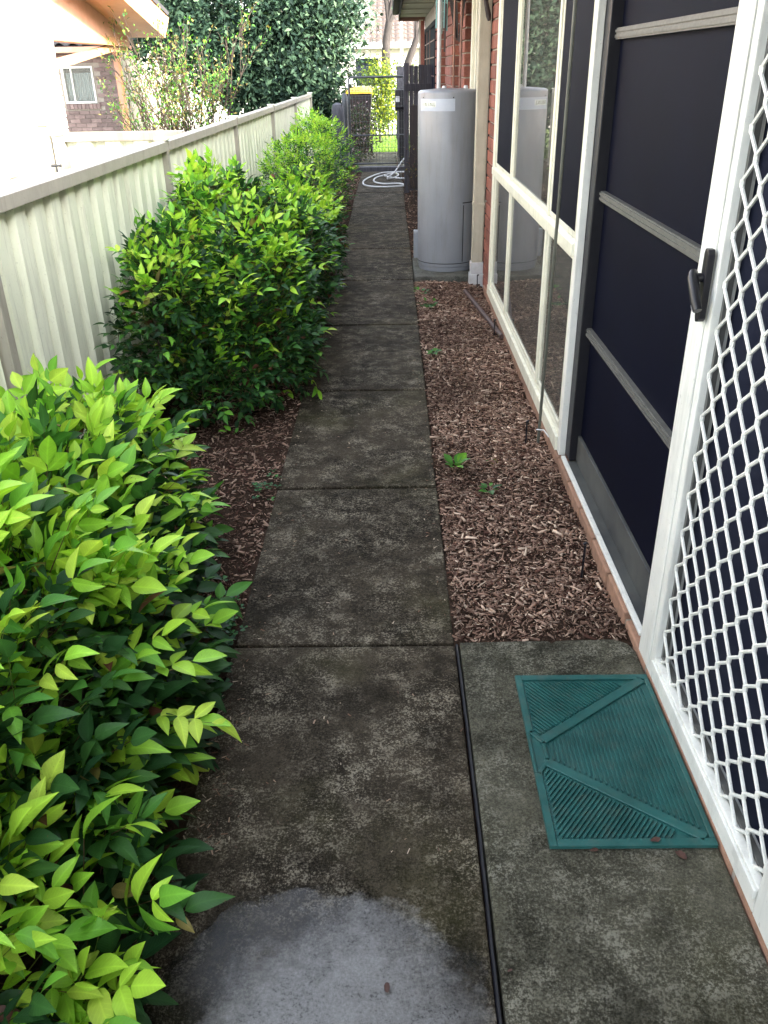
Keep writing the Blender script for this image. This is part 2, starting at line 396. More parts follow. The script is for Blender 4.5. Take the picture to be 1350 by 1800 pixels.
class Leaves:
    def __init__(s): s.P = []; s.Rm = []; s.S = []; s.T = []; s.K = []; s.W = []
    def add(s, p, rot, size, tone, kind): s.P.append(p); s.Rm.append(rot); s.S.append(size); s.T.append(tone); s.K.append(kind)
    def sprig(s, p, d, size, tones, pairs=2, spread=.95):
        up = np.array((0, 0, 1.)) + rng.normal(0, .25, 3)
        fr = frame(d, up); x, y, z = fr[:, 0], fr[:, 1], fr[:, 2]
        L = size * (.55 + .42 * pairs)
        s.W.append((p - y * size * .9 - z * .3 * size, p + y * L * .9 - z * .12 * L))
        for i in range(pairs):
            t = (i + .25) / pairs
            for sg in (-1, 1):
                a = spread * (1.1 - .35 * t) * rng.uniform(.8, 1.2)
                dd = y * math.cos(a) + sg * x * math.sin(a) + z * rng.normal(.05, .18)
                s.add(p + y * L * t - z * .15 * L * t * t, frame(dd, z + rng.normal(0, .25, 3)), size * rng.uniform(.55, 1.15), tones(), rng.integers(4))
        s.add(p + y * L * .9 - z * .12 * L, frame(y + rng.normal(0, .12, 3), z + rng.normal(0, .2, 3)), size * rng.uniform(.9, 1.2), tones(), rng.integers(4))
    def arrays(s): return np.array(s.P), np.array(s.Rm), np.array(s.S), np.array(s.T, int), np.array(s.K, int)
def bake_leaves(P, Rm, S, T, K, temps, tones=TONES):
    Vs, Fs, Cs = [], [], []; base = 0; bake_leaves.blade = []
    for k in range(4):
        i = np.where(K == k)[0]
        if not len(i): continue
        tv, tf, mid = temps[k]
        V = np.einsum('nij,vj->nvi', Rm[i], tv) * S[i][:, None, None] + P[i][:, None, :]
        c = tones[T[i]][:, None, :] * (1 + .22 * mid)[None, :, None] * (.9 + .2 * np.random.default_rng(3).random((len(i), 1, 1)))
        n = len(tv); F = tf[None] + (np.arange(len(i)) * n)[:, None, None] + base
        bake_leaves.blade.append(np.tile(blade_of(tv), (len(i), 1)))
        Vs.append(V.reshape(-1, 3)); Fs.append(F.reshape(-1, 3)); Cs.append(c.reshape(-1, 3)); base += len(i) * n
    return np.concatenate(Vs), np.concatenate(Fs), np.concatenate(Cs)
_leafmesh = {}
def blade_of(tv):
    m = np.array([tv[0, 0]] + [tv[2 + 3 * ((i - 1) // 3), 0] for i in range(1, len(tv) - 1)] + [tv[-1, 0]]) if len(tv) > 5 else 0
    return np.stack([tv[:, 0] - m, tv[:, 1], 0 * tv[:, 0]], 1)
def leaf_mesh(kind, tone):
    if (kind, tone) not in _leafmesh:
        tv, tf, mid = LEAF[kind]
        _leafmesh[kind, tone] = np_mesh('leaf', tv, tf, 'leaf', TONES[tone][None, :] * (1 + .22 * mid)[:, None], True, blade_of(tv))
    return _leafmesh[kind, tone]
def split_leaves(parent, arr, nmax):
    """the leaves that show largest from the path become parts of their own, the rest one foliage mass"""
    P, Rm, S, T, K = arr; org = wl(parent)
    if nmax:
        quad = np.array([(-.18, .35, -.02), (.18, .35, -.02), (.12, .8, -.15), (-.12, .8, -.15)])
        QV = (np.einsum('nij,vj->nvi', Rm, quad) * S[:, None, None] + P[:, None, :]).reshape(-1, 3)
        QF = np.arange(len(QV)).reshape(-1, 4)
        bvh = BVHTree.FromPolygons([tuple(v) for v in QV], [tuple(map(int, f)) for f in QF])
        cen = QV.reshape(-1, 4, 3).mean(1); dv = cen - np.array(CAM); dist = np.linalg.norm(dv, axis=1)
        cosn = np.abs(np.einsum('ni,ni->n', Rm[:, :, 2], dv / dist[:, None]))
        score = S ** 2 * (.15 + cosn) / dist ** 2
        # only what stands inside the picture
        u = dv @ np.array(rt) ; v = dv @ np.array(dn); w = dv @ np.array(fw)
        inside = (w > .05) & (np.abs(u / w) < 675 / FPX) & (np.abs(v / w) < 900 / FPX)
        pick = []
        for i in np.argsort(-score):
            if not inside[i]: continue
            d = Vector(dv[i]).normalized(); h = bvh.ray_cast(CAM, d)
            if h[2] is not None and h[2] == i: pick.append(int(i))
            if len(pick) >= nmax: break
        for i in pick:
            o = link('leaf', leaf_mesh(int(K[i]), int(T[i])), parent, P[i], Matrix(Rm[i]).to_euler(), (S[i],) * 3)
        keep = np.ones(len(P), bool); keep[pick] = False
        P, Rm, S, T, K = P[keep], Rm[keep], S[keep], T[keep], K[keep]
    V, F, C = bake_leaves(P, Rm, S, T, K, LEAF if nmax else SMALL)
    o = link('foliage', np_mesh('foliage', V - np.array(org), F, 'leaf', C, True, np.concatenate(bake_leaves.blade)), parent, org); o['kind'] = 'stuff'
    return o

# ================================================================== SETTING
# ground: our yard and the street side are level, the neighbour's yard lies half a metre lower
gv = [(-90,-60,-.5),(-1.44,-60,-.5),(-1.44,30,-.5),(-90,30,-.5),(-1.44,42,-.04),(-90,42,-.04),(-1.44,250,-.04),(-90,250,-.04),
      (-1.44,-60,-.04),(-1.44,30,-.04),(90,-60,-.04),(90,250,-.04)]
gf = [(0,1,2,3),(3,2,4,5),(5,4,6,7),(8,1,2,9),(9,2,4),(8,10,11,6,4,9)]
struct(MB().add(gv, gf).obj('ground', 'soil'))
struct(MB().box(-14, -1.6, 10.0, 29, -.7, -.494).obj('driveway', 'drive'))

# path slabs
path = thing('path', (0, 0, 0), None, None); struct(path)
JY = [-.6, 2.068, 3.155, 4.355, 5.675, 7.05, 8.42, 9.80, 11.20, 12.60, 14.00, 15.30]
PL, PR = -.492, .176
for a, b in zip(JY[:-1], JY[1:]):
    dz = random.uniform(-.002, .002)
    s = MB().box(PL + random.uniform(-.006, .006), PR + random.uniform(-.003, .003), a + (.007 if a < 3 else .011), b - (.007 if b < 3 else .011), -.10, dz)
    s.obj('slab', 'path', path, bevel=.007)
st = MB().prism([(.192, -.6), (.714, -.6), (.714, 2.02), (.700, 2.062), (.660, 2.085), (.192, 2.075)], 'z', -.10, .001)
o = struct(st.obj('doorstep_slab', 'step', origin=(.45, 1, 0), bevel=.008))
b = MB(); pts = []
for i in range(60):
    y = -.5 + i * .0435; pts.append((.1842 + .0015 * math.sin(y * 5) + random.uniform(-.0006, .0006), y, -.004 + random.uniform(-.0012, .0012)))
b.tube(pts, .0048, 6).obj('joint_strip', 'black', path, smooth=True)
struct(MB().box(.183, .72, 6.985, 7.78, -.1, .034).obj('heater_pad', 'pad', origin=(.45, 7.4, 0), bevel=.008))
# beyond the gate
struct(MB().box(-.62, .9, 15.62, 19.2, -.12, -.012).obj('front_pavement', 'step', origin=(0, 17, 0), bevel=.01))
struct(MB().box(-5.5, 6, 19.2, 33, -.2, -.022).obj('lawn', 'lawn', origin=(0, 26, 0)))
n = 9000; px = rng.uniform(-1.3, 1.2, n); py = 19.2 + rng.random(n) ** 1.6 * 10
hgt = rng.uniform(.03, .085, n); an = rng.uniform(0, 6.28, n); w = .006
lx, ly = rng.normal(0, .02, n), rng.normal(0, .02, n)
A = np.stack([px - w * np.cos(an), py - w * np.sin(an), np.full(n, -.03)], 1); B = np.stack([px + w * np.cos(an), py + w * np.sin(an), np.full(n, -.03)], 1)
T_ = np.stack([px + lx, py + ly, -.03 + hgt], 1)
V = np.stack([A, B, T_], 1).reshape(-1, 3)
gc = np.repeat(np.array([(.16, .30, .035)]) * rng.uniform(.6, 1.3, (n, 1)), 3, 0)
g = link('grass', np_mesh('grass', V, np.arange(3 * n).reshape(-1, 3), 'treeleaf', gc)); tag(g, 'short sunlit lawn grass beyond the wire gate', 'grass', kind='stuff')

# mulch beds
def hump(x, y): return .010 * math.sin(3.1 * x + 1.7 * y) * math.sin(2.3 * y) + .006 * math.sin(11 * y + 4 * x) + .005 * math.sin(17 * x - 6 * y)
def bed(name, x0, x1, y0, y1, step, zb):
    nx = int((x1 - x0) / step) + 2; ny = int((y1 - y0) / step) + 2
    V = [(x0 + (x1 - x0) * i / (nx - 1), y0 + (y1 - y0) * j / (ny - 1), 0) for j in range(ny) for i in range(nx)]
    V = [(x, y, zb + hump(x, y) + random.uniform(-.004, .004)) for x, y, _ in V]
    F = [(j*nx+i, j*nx+i+1, (j+1)*nx+i+1, (j+1)*nx+i) for j in range(ny-1) for i in range(nx-1)]
    me = np_mesh(name, V, F, 'soil'); return struct(link(name, me))
ZB = -.014
bed('garden_bed', .174, .716, 2.06, 6.99, .05, ZB)
bed('garden_bed_by_fence', -1.40, -.488, -.5, 15.4, .06, ZB)
bed('garden_bed_behind_heater', .174, .74, 7.76, 15.4, .07, ZB)

def chips(name, n, x0, x1, y0, y1, label, pale, dark_amt):
    x = rng.uniform(x0, x1, n); y = rng.uniform(y0, y1, n)
    L = rng.lognormal(math.log(.0108), .6, n).clip(.004, .05); W = (L * rng.uniform(.14, .40, n)).clip(.0018, .010); H = W * rng.uniform(.3, .8, n)
    # strings of finer shreds
    fine = rng.random(n) < .45; W[fine] *= .55
    yaw = rng.uniform(0, 6.283, n); tilt = rng.normal(0, .22, n); rol = rng.normal(0, .5, n)
    z = np.array([hump(a, b_) for a, b_ in zip(x, y)]) + ZB + rng.uniform(.000, .014, n) 
    cy_, sy_ = np.cos(yaw), np.sin(yaw); ct_, st_ = np.cos(tilt), np.sin(tilt)
    d = np.stack([cy_ * ct_, sy_ * ct_, st_], 1); s_ = np.stack([-sy_ * np.cos(rol), cy_ * np.cos(rol), np.sin(rol)], 1); u_ = np.cross(d, s_)
    box = np.array([(-1,-1,-1),(1,-.8,-1),(1,.8,-1),(-1,1,-1),(-.94,-.8,1),(.9,-.6,1),(.96,.7,1),(-1,.7,1)]) * .5
    V = (box[None, :, 0, None] * (d * L[:, None])[:, None, :] + box[None, :, 1, None] * (s_ * W[:, None])[:, None, :] + box[None, :, 2, None] * (u_ * H[:, None])[:, None, :])
    # slight bow
    V += (np.abs(box[None, :, 0, None]) * (u_ * (L * rng.normal(0, .12, n))[:, None])[:, None, :])
    V += np.stack([x, y, z], 1)[:, None, :]
    F = np.array([(0,3,2,1),(4,5,6,7),(0,1,5,4),(1,2,6,5),(2,3,7,6),(3,0,4,7)])
    F = (F[None] + (np.arange(n) * 8)[:, None, None]).reshape(-1, 4)
    big = (np.sin(x * 5 + y * 2.2) * np.sin(y * 3.3 - x * 2) > -.1)
    t = rng.random(n); c = np.empty((n, 3))
    c[:] = (.135, .085, .068)
    c[t > .35] = (.205, .135, .108); c[t > .62] = (.29, .20, .162); c[t > 1 - pale] = (.43, .325, .265); c[t > 1 - pale * .3] = (.56, .45, .37)
    c[t < dark_amt] = (.070, .038, .031)
    c *= rng.uniform(.85, 1.45, (n, 1)) * np.array((1.04, 1.0, .93)); c[~big] *= .70
    o = link(name, np_mesh(name, V.reshape(-1, 3), F, 'chip', np.repeat(c, 8, 0), smooth=False))
    return tag(o, label, 'mulch', kind='stuff')
chips('wood_chips', 42000, .182, .705, 2.085, 6.97, 'shredded brown wood chip mulch between path and windows', .16, .16)
chips('wood_chips', 15000, -1.1, -.497, 2.2, 6.0, 'damp dark wood chip mulch under the shrubs beside the fence', .07, .30)
chips('wood_chips', 5000, -.80, -.50, 6.0, 15.2, 'strip of mulch between far shrubs and path edge', .15, .2)
chips('wood_chips', 4500, .182, .60, 7.8, 14.5, 'mulch beside the path behind the grey water heater', .18, .12)

def litter(n):
    V = []; C = []; F = []; b = 0
    for i in range(n):
        t = random.random(); y = 1.3 + 12 * random.random() ** 1.8
        if y < 2.2: t = .9 if random.random() < .25 else .6
        x = PR - abs(random.gauss(0, .035)) if t < .45 else (PL + abs(random.gauss(0, .06)) if t < .8 else random.uniform(PL, PR))
        a = random.uniform(0, 6.28); l = random.uniform(.0015, .008); w_ = l * random.uniform(.15, .35); z = .0045
        c, s_ = math.cos(a), math.sin(a)
        for (u, v, k) in ((-1, -1, 0), (1, -.7, .001), (1, .8, .0), (-1, 1, .0015)): V.append((x + c * u * l - s_ * v * w_, y + s_ * u * l + c * v * w_, z + k))
        V.append((x, y, z + .002)); F += [(b, b+1, b+4), (b+1, b+2, b+4), (b+2, b+3, b+4), (b+3, b, b+4)]; b += 5
        cc = random.choice([(.30, .21, .15), (.42, .34, .26), (.16, .09, .06), (.10, .06, .045)]); C += [cc] * 5
    o = link('litter', np_mesh('litter', V, F, 'chip', np.array(C), smooth=False)); tag(o, 'tiny chips and crumbs scattered over the concrete path', 'litter', kind='stuff')
litter(650)
# water film on the near end of the path
pud = [(-.49, .60), (-.492, .93), (-.43, 1.10), (-.36, 1.185), (-.25, 1.218), (-.14, 1.215), (-.06, 1.19), (0, 1.155), (.06, 1.115), (.12, 1.085), (.17, 1.045), (.174, .60)]
ring0 = []
for i, (a, b_) in enumerate(zip(pud, pud[1:] + pud[:1])):
    for t in np.linspace(0, 1, 6)[:-1]:
        ring0.append((a[0] + (b_[0] - a[0]) * t, a[1] + (b_[1] - a[1]) * t))
cx_, cy_ = -.15, .80; V = []; D = []; F = []; nr = len(ring0)
for k_, dpt in ((1.0, 0.0), (.94, .4), (.86, .8), (.74, 1.0), (.4, 1.0)):
    for x, y in ring0: V.append((cx_ + (x - cx_) * k_, cy_ + (y - cy_) * k_, .0045)); D.append(1.0 if y < .62 else dpt)
for r_ in range(4):
    for i in range(nr): F.append((r_*nr+i, r_*nr+(i+1)%nr, (r_+1)*nr+(i+1)%nr, (r_+1)*nr+i))
F.append(tuple(4 * nr + i for i in range(nr)))
o = struct(MB().add(V, F).obj('puddle', 'water'))
at_ = o.data.attributes.new('depth', 'FLOAT', 'POINT'); at_.data.foreach_set('value', D)

# ================================================================== OUR HOUSE
house = thing('brick_house', (.72, 4, 0), 'red brick house with cream windows, screen doors and downpipe along the path', 'house')
wall = MB()
wall.box(.735, .95, -4.0, 1.03, -.1, 2.30)                         # behind the camera side
wall.box(.735, .95, 6.34, 15.55, -.1, 2.30)
wall.box(.735, .95, 1.03, 6.34, 2.10, 2.30)
wall.box(.735, .95, 1.03, 6.34, -.1, -.005)
wall.box(.640, .734, 8.0, 8.6, -.1, 2.25); wall.box(.640, .734, 9.6, 10.7, -.1, 2.25)
wall.box(.572, .734, 11.2, 15.5, -.1, 2.25)
wall_o = wall.obj('wall', 'mortar', house)
BH = .092
def brick_mesh(l, w, hh): return MB().box(-w/2, w/2, -l/2, l/2, -hh/2, hh/2).mesh('brick', bevel=.004, seg=1)
_bm = {}
def brick(parent, x0, x1, y0, y1, z0, z1, mat):
    k = (round(abs(x1-x0), 3), round(abs(y1-y0), 3), round(abs(z1-z0), 3), mat)
    if k not in _bm:
        me = brick_mesh(k[1], k[0], k[2]); me.materials.append(M[mat]); _bm[k] = me
    return link('brick', _bm[k], parent, ((x0+x1)/2 + random.uniform(-.0015, .0015), (y0+y1)/2, (z0+z1)/2))
for c in range(22):
    z0 = .0 + c * BH; z1 = z0 + BH - .011
    ys = [(6.355, 6.575), (6.586, 6.806)] if c % 2 else [(6.355, 6.465), (6.476, 6.696), (6.707, 6.806)]
    for y0, y1 in ys: brick(wall_o, .722, .745, y0, y1, z0, z1, 'brick')
for c in range(14, 25):                                             # piers, seen above the heater
    z0 = c * BH; z1 = z0 + BH - .011
    for lo, hi in ((8.0, 8.6), (9.6, 10.7)):
        y = lo - .010; first = True
        while y < hi - .02:
            l = .11 if (first and c % 2) else .23; first = False
            y1 = min(y + l, hi); brick(wall_o, .624, .738, y, y1, z0, z1, 'brick'); y = y1 + .011
    y = 11.19; first = True
    while y < 11.58:
        l = .11 if (first and c % 2) else .23; first = False
        brick(wall_o, .556, .70, y, y + l, z0, z1, 'brick'); y += l + .011
y = 1.0
i = 0
while y < 6.55:                                                     # base course under the frames
    l = .225 + random.uniform(-.004, .004)
    near = y < 2.0
    brick(wall_o, .7165 if near else .7095, .76, y, y + l, -.06, .018 if near else .040, 'brick_base'); y += l + .010; i += 1
base2 = MB().box(.7185, .75, .98, 6.55, -.07, .014).obj('mortar_bed', 'mortar', wall_o)
# room behind the glass
rm = MB(); X0, X1, Y0, Y1, Z0, Z1 = .83, 2.6, 1.0, 6.4, .0, 2.25
rm.add([(X0,Y0,Z0),(X1,Y0,Z0),(X1,Y1,Z0),(X0,Y1,Z0),(X0,Y0,Z1),(X1,Y0,Z1),(X1,Y1,Z1),(X0,Y1,Z1)], [(0,1,2,3),(4,7,6,5),(0,4,5,1),(1,5,6,2),(2,6,7,3)])
rm.obj('room_lining', 'interior', house)

# --- window unit
win = MB()
win.box(.700, .80, 6.215, 6.335, .062, 2.10)             # far jamb
win.box(.700, .80, 3.405, 6.335, 2.04, 2.10)             # head
win.box(.694, .80, 3.405, 6.335, .046, .112)             # bottom rail
win.box(.709, .80, 3.405, 6.335, .112, .135)
win_o = win.obj('window', 'cream', house, bevel=.004)
MB().prism([(.692, .885), (.800, .885), (.800, .940), (.712, .940), (.692, .928)], 'y', 3.395, 6.30).obj('transom', 'cream', win_o, bevel=.002)
for y in (5.385, 4.055):
    MB().box(.702, .80, y - .020, y + .020, .136, .884).box(.702, .80, y - .020, y + .020, .941, 2.039).obj('mullion', 'cream', win_o, bevel=.003)
def pane_frame(y0, y1, z0, z1, mat, dark):
    t = .022
    MB().box(.710, .748, y0, y0 + t, z0, z1).box(.710, .748, y1 - t, y1, z0, z1).box(.710, .748, y0 + t, y1 - t, z0, z0 + t).box(.710, .748, y0 + t, y1 - t, z1 - t, z1).obj('sash', mat, win_o, bevel=.002)
    if dark: MB().box(.7135, .7165, y0 + t, y1 - t, z0 + t, z1 - t).obj('fly_screen', 'screen', win_o)
    else: MB().box(.716, .720, y0 + t, y1 - t, z0 + t, z1 - t).obj('pane', 'glass', win_o)
for y0, y1, top_dark in ((5.407, 6.213, True), (4.077, 5.363, False), (3.425, 4.033, True)):
    pane_frame(y0, y1, .943, 2.038, 'cream', top_dark)
    pane_frame(y0, y1, .138, .883, 'cream', False)

# --- sliding door with dark fly screen
sl = MB()
sl.box(.690, .718, 3.352, 3.402, .046, 2.10)               # jamb next to the window
sl.box(.700, .82, 2.035, 3.324, 2.04, 2.10)
sl.box(.694, .712, 2.035, 3.324, .046, .058)              # track lip
sl_o = sl.obj('sliding_door', 'white', house, bevel=.003)
MB().box(.760, .764, 2.04, 3.274, .171, 2.04).obj('fly_screen', 'screen', sl_o)
MB().box(.7185, .785, 3.275, 3.400, .054, 2.04).obj('stile', 'black', sl_o, bevel=.004)
MB().box(.748, .785, 2.04, 3.274, .054, .170).box(.7125, .785, 2.04, 3.274, .008, .053).obj('kick_plate', 'kick', sl_o, bevel=.004)
for z in (.612, 1.122, 1.640):
    MB().box(.742, .759, 2.04, 3.274, z - .017, z + .017).box(.738, .742, 2.04, 3.274, z - .012, z - .003).box(.738, .742, 2.04, 3.274, z + .004, z + .012).obj('rail', 'greyrail', sl_o)

# --- security door with diamond grille
sec = MB()
sec.box(.690, .735, 1.870, 2.005, .022, 2.10)             # lock stile
sec.box(.685, .690, 1.900, 1.975, .044, 2.10)
sec.box(.690, .735, 1.030, 1.128, .022, 2.10)             # hinge stile
sec.box(.690, .735, 1.129, 1.869, .022, .094)             # bottom rail
sec.box(.682, .690, 1.129, 1.869, .062, .088)
sec.box(.690, .735, 1.129, 1.869, 2.02, 2.10)
sec_o = sec.obj('security_door', 'white', house, bevel=.003)
MB().box(.7355, .738, 1.03, 2.005, .05, 2.08).obj('fly_screen', 'screen_grey', sec_o)
MB().box(.708, .722, 1.858, 1.8695, .096, 2.02).box(.708, .722, 1.1285, 1.14, .096, 2.02).box(.708, .722, 1.15, 1.857, .096, .106).obj('glazing_bead', 'greyrail', sec_o)
gr = MB(); PY, PZ, BND = .04756, .05184, .0068; y_ref, z_ref = 1.8067, .7568
def gx(dy): return .702
def seg(p, q, r):
    gr.tube([(gx(0), *p), (gx(0), *q)], r, 6)
for i in range(-5, 19):
    for j in range(-16, 28):
        if (i + j) % 2: continue
        y = y_ref - i * PY; z = z_ref + j * PZ
        if not (1.10 < y < 1.905 and .06 < z < 2.05): continue
        def clip(p, q):
            y0, y1, z0, z1 = 1.128, 1.870, .094, 2.02
            if min(p[0], q[0]) < y0 - .04 or max(p[0], q[0]) > y1 + .02 or min(p[1], q[1]) < z0 - .04 or max(p[1], q[1]) > z1 + .02: return
            seg(p, q, .0044)
        seg((y, z - BND - .001), (y, z + BND + .001), .0056)
        clip((y, z + BND), (y - PY, z + PZ - BND)); clip((y, z + BND), (y + PY, z + PZ - BND))
gr.obj('diamond_grille', 'white', sec_o, smooth=True)
hd = MB()
hd.prism([(1.895, 1.028), (1.909, 1.024), (1.917, 1.036), (1.917, 1.178), (1.911, 1.188), (1.893, 1.188), (1.887, 1.178), (1.887, 1.036)], 'x', .668, .684)
hd_o = hd.obj('door_handle', 'black', sec_o, bevel=.003)
MB().tube([(.672, 1.905, 1.125), (.652, 1.907, 1.125)], .010, 10).obj('spindle', 'black', sec_o, smooth=True)
MB().tube([(.654, 1.925, 1.132), (.648, 1.905, 1.124), (.648, 1.868, 1.082), (.650, 1.852, 1.064)], [.010, .0125, .0115, .010], 10).obj('lever', 'black', sec_o, smooth=True)
MB().tube([(.668, 1.905, 1.060), (.656, 1.905, 1.056)], .009, 10).obj('key_cylinder', 'heater', sec_o, smooth=True)

for o_, dx in ((win_o, .012), (sl_o, .026), (sec_o, .024)):
    o_.location.x += dx
# --- downpipe, frames and eave
dp = MB().box(.632, .716, 6.815, 6.905, .155, 2.26)
dp_o = dp.obj('downpipe', 'downpipe', house, bevel=.008)
MB().box(.628, .720, 6.811, 6.909, .60, .622).box(.7205, .735, 6.83, 6.89, .585, .64).obj('bracket', 'downpipe', dp_o, bevel=.002)
MB().box(.624, .724, 6.805, 6.915, .085, .175).box(.617, .731, 6.798, 6.922, -.05, .085).obj('drain_socket', 'pvc', dp_o, bevel=.006)
MB().tube([(.727, 6.84, .0), (.727, 6.84, .7), (.726, 6.845, 2.2)], .006, 8).obj('conduit', 'black', house, smooth=True)
MB().box(.660, .734, 7.70, 7.80, .0, 2.25).box(.685, .734, 7.62, 7.70, .0, 2.25).obj('door_frame', 'cream', house, bevel=.004)
ew = MB().box(.545, .571, 11.62, 15.0, .85, .92).box(.545, .571, 11.62, 15.0, 2.0, 2.06).box(.545, .571, 11.62, 11.69, .92, 2.0).box(.545, .571, 14.93, 15.0, .92, 2.0)
ew_o = ew.obj('window', 'gutter', house, bevel=.004)
MB().box(.560, .566, 11.69, 14.93, .92, 2.0).obj('fly_screen', 'screen', ew_o)
for z in (1.25, 1.45, 1.66, 1.85): MB().box(.548, .556, 11.69, 14.93, z - .006, z + .006).obj('bar', 'copper', ew_o)
for y in (13.1, 14.1): MB().box(.544, .552, y - .02, y + .02, .92, 2.0).obj('bar', 'copper', ew_o)
MB().box(.50, .556, 15.30, 15.40, 0, 2.2).obj('corner_post', 'brick', house, bevel=.004)
MB().box(.475, .535, 15.42, 15.50, 0, 2.22).obj('downpipe', 'downpipe', house, bevel=.008)
ev = MB().box(.17, .74, -4.0, 15.6, 2.265, 2.285); ev_o = ev.obj('soffit', 'soffit', house)
for y in np.arange(-3.4, 15.5, 1.2): MB().box(.172, .735, y, y + .03, 2.255, 2.2648).obj('soffit_batten', 'soffit', ev_o)
MB().box(.148, .168, -4.0, 15.62, 2.235, 2.42).obj('fascia', 'gutter', ev_o)
MB().box(.148, .74, 15.601, 15.625, 2.21, 2.285).obj('fascia', 'copper', ev_o)
MB().prism([(.147, 2.40), (.147, 2.30), (.06, 2.30), (.05, 2.41), (.058, 2.41), (.067, 2.308), (.14, 2.308), (.14, 2.40)], 'y', -4.0, 15.62).obj('gutter', 'gutter', ev_o)
rf = MB().prism([(.10, 2.40), (.10, 2.45), (4.6, 4.27), (9.1, 2.45), (9.1, 2.40), (4.6, 4.22)], 'y', -4.05, 15.65); rf.obj('roof', 'tile', house)
MB().box(9.0, 9.2, -4.0, 15.5, -.1, 2.4).box(.96, 9.0, -4.0, -3.8, -.1, 2.4).box(.96, 9.0, 15.3, 15.5, -.1, 2.4).obj('wall', 'brick', house)

# ================================================================== WATER HEATER
HX, HY_, HR, HT = .462, 7.365, .243, 1.392
heater = thing('water_heater', (HX, HY_, .034), 'tall grey cylindrical hot water tank standing beside the downpipe', 'water heater')
MB().lathe([(HR - .012, .036), (HR - .008, .052), (HR - .008, .072), (HR - .002, .076), (HR, .084), (HR, HT - .022), (HR - .004, HT - .010), (HR - .02, HT), (.10, HT + .010), (.012, HT + .012)], HX, HY_, 64).obj('tank', 'heater', heater, smooth=True)
MB().lathe([(HR + .001, .100), (HR + .0022, .101), (HR + .0022, .104), (HR + .001, .105)], HX, HY_, 64).obj('seam', 'heater_dark', heater, smooth=True)
def on_cyl(phi, z, r): return (HX + r * math.sin(phi), HY_ - r * math.cos(phi), z)
def patch(p0, p1, z0, z1, r, mat, name, n=10, parent=None, th=.0015):
    V = []; F = []
    for i in range(n + 1):
        p = p0 + (p1 - p0) * i / n
        V += [on_cyl(p, z0, r), on_cyl(p, z1, r), on_cyl(p, z1, r + th), on_cyl(p, z0, r + th)]
    for i in range(n):
        a = 4 * i; b_ = a + 4
        F += [(a, b_, b_+3, a+3), (a+1, a+2, b_+2, b_+1), (a+2, a+3, b_+3, b_+2)]
    F += [(0, 3, 2, 1), (4*n, 4*n+1, 4*n+2, 4*n+3)]
    return MB().add(V, F).obj(name, mat, parent or heater)
patch(R(29.0), R(30.6), .115, .560, HR, 'heater_dark', 'panel_gap', 2, th=.0012)
patch(R(27.5), R(80), .574, .582, HR, 'heater_dark', 'panel_gap', 14, th=.0012)
stk = patch(R(-66), R(8), 1.250, 1.335, HR + .0004, 'sticker', 'rating_label', 16)
lb = patch(R(-60), R(-27), 1.278, 1.318, HR + .0022, 'sticker_white', 'label_panel', 8, parent=stk)
# worn lettering: the strokes that can still be made out
ph = -58
for wd, gap, bars in ((2.2, 1.2, '|'), (2.2, 1.4, '|'), (3.0, 1.2, '|-'), (1.4, 3.0, '|'), (2.0, 1.2, '|'), (3.2, 1.0, '|-'), (2.4, 1.2, '_|'), (2.4, 1.0, '_|')):
    if '|' in bars: patch(R(ph), R(ph + .9), 1.285, 1.311, HR + .0039, 'ink', 'lettering', 1, parent=stk, th=.0006)
    if '-' in bars: patch(R(ph + .9), R(ph + wd), 1.300, 1.305, HR + .0039, 'ink', 'lettering', 2, parent=stk, th=.0006); patch(R(ph + wd - .8), R(ph + wd), 1.287, 1.299, HR + .0039, 'ink', 'lettering', 1, parent=stk, th=.0006)
    if '_' in bars: patch(R(ph + .9), R(ph + wd), 1.285, 1.289, HR + .0039, 'ink', 'lettering', 2, parent=stk, th=.0006)
    ph += wd + gap
patch(R(-22), R(-8), 1.270, 1.318, HR + .0022, 'sticker_white', 'label_panel', 5, parent=stk).data.materials[0] = M['sticker']
for p in (-58, 4): patch(R(p), R(p + 2), 1.340, 1.348, HR, 'heater_dark', 'screw', 2)
MB().box(HX - HR - .034, HX - HR + .02, HY_ - .03, HY_ + .05, .115, .335).obj('valve_box', 'heater', heater, bevel=.006)
MB().tube([(.388, 7.50, HT), (.388, 7.50, 1.6), (.392, 7.52, 2.26)], .016, 12).obj('pipe', 'pvc', heater, smooth=True)
MB().tube([(.502, 7.47, HT), (.502, 7.47, 2.26)], .008, 10).obj('pipe', 'copper', heater, smooth=True)
MB().tube([(.556, 7.47, HT), (.556, 7.47, 2.26)], .008, 10).obj('pipe', 'copper', heater, smooth=True)
for x in (.43, .502, .60): MB().lathe([(.018, HT), (.018, HT + .02), (.012, HT + .028)], x, 7.44, 12).obj('fitting', 'pvc' if x != .502 else 'copper', heater, smooth=True)

# ================================================================== DOORMAT
mat_o = thing('doormat', (.525, 1.6, .001), 'teal green ribbed rubber doormat in front of the security door', 'doormat')
MX0, MX1, MY0, MY1 = .336, .7105, 1.305, 1.900
MB().box(MX0, MX1, MY0, MY1, .002, .0070).obj('base', 'mat', mat_o, bevel=.002)
zt0, zt1 = .0066, .0130
def strip(p, q, w, name='border'):
    p, q = Vector(p), Vector(q); d = (q - p).normalized(); nrm = Vector((-d.y, d.x)) * w / 2
    return MB().prism([tuple(p + nrm), tuple(p - nrm), tuple(q - nrm), tuple(q + nrm)], 'z', zt0, zt1).obj(name, 'mat', mat_o, bevel=.0012, seg=1)
bd = MB().box(MX0, MX0 + .018, MY0, 1.527, zt0, zt1).box(MX0, MX0 + .008, 1.5275, 1.6645, zt0, zt1).box(MX0, MX0 + .018, 1.665, MY1, zt0, zt1)
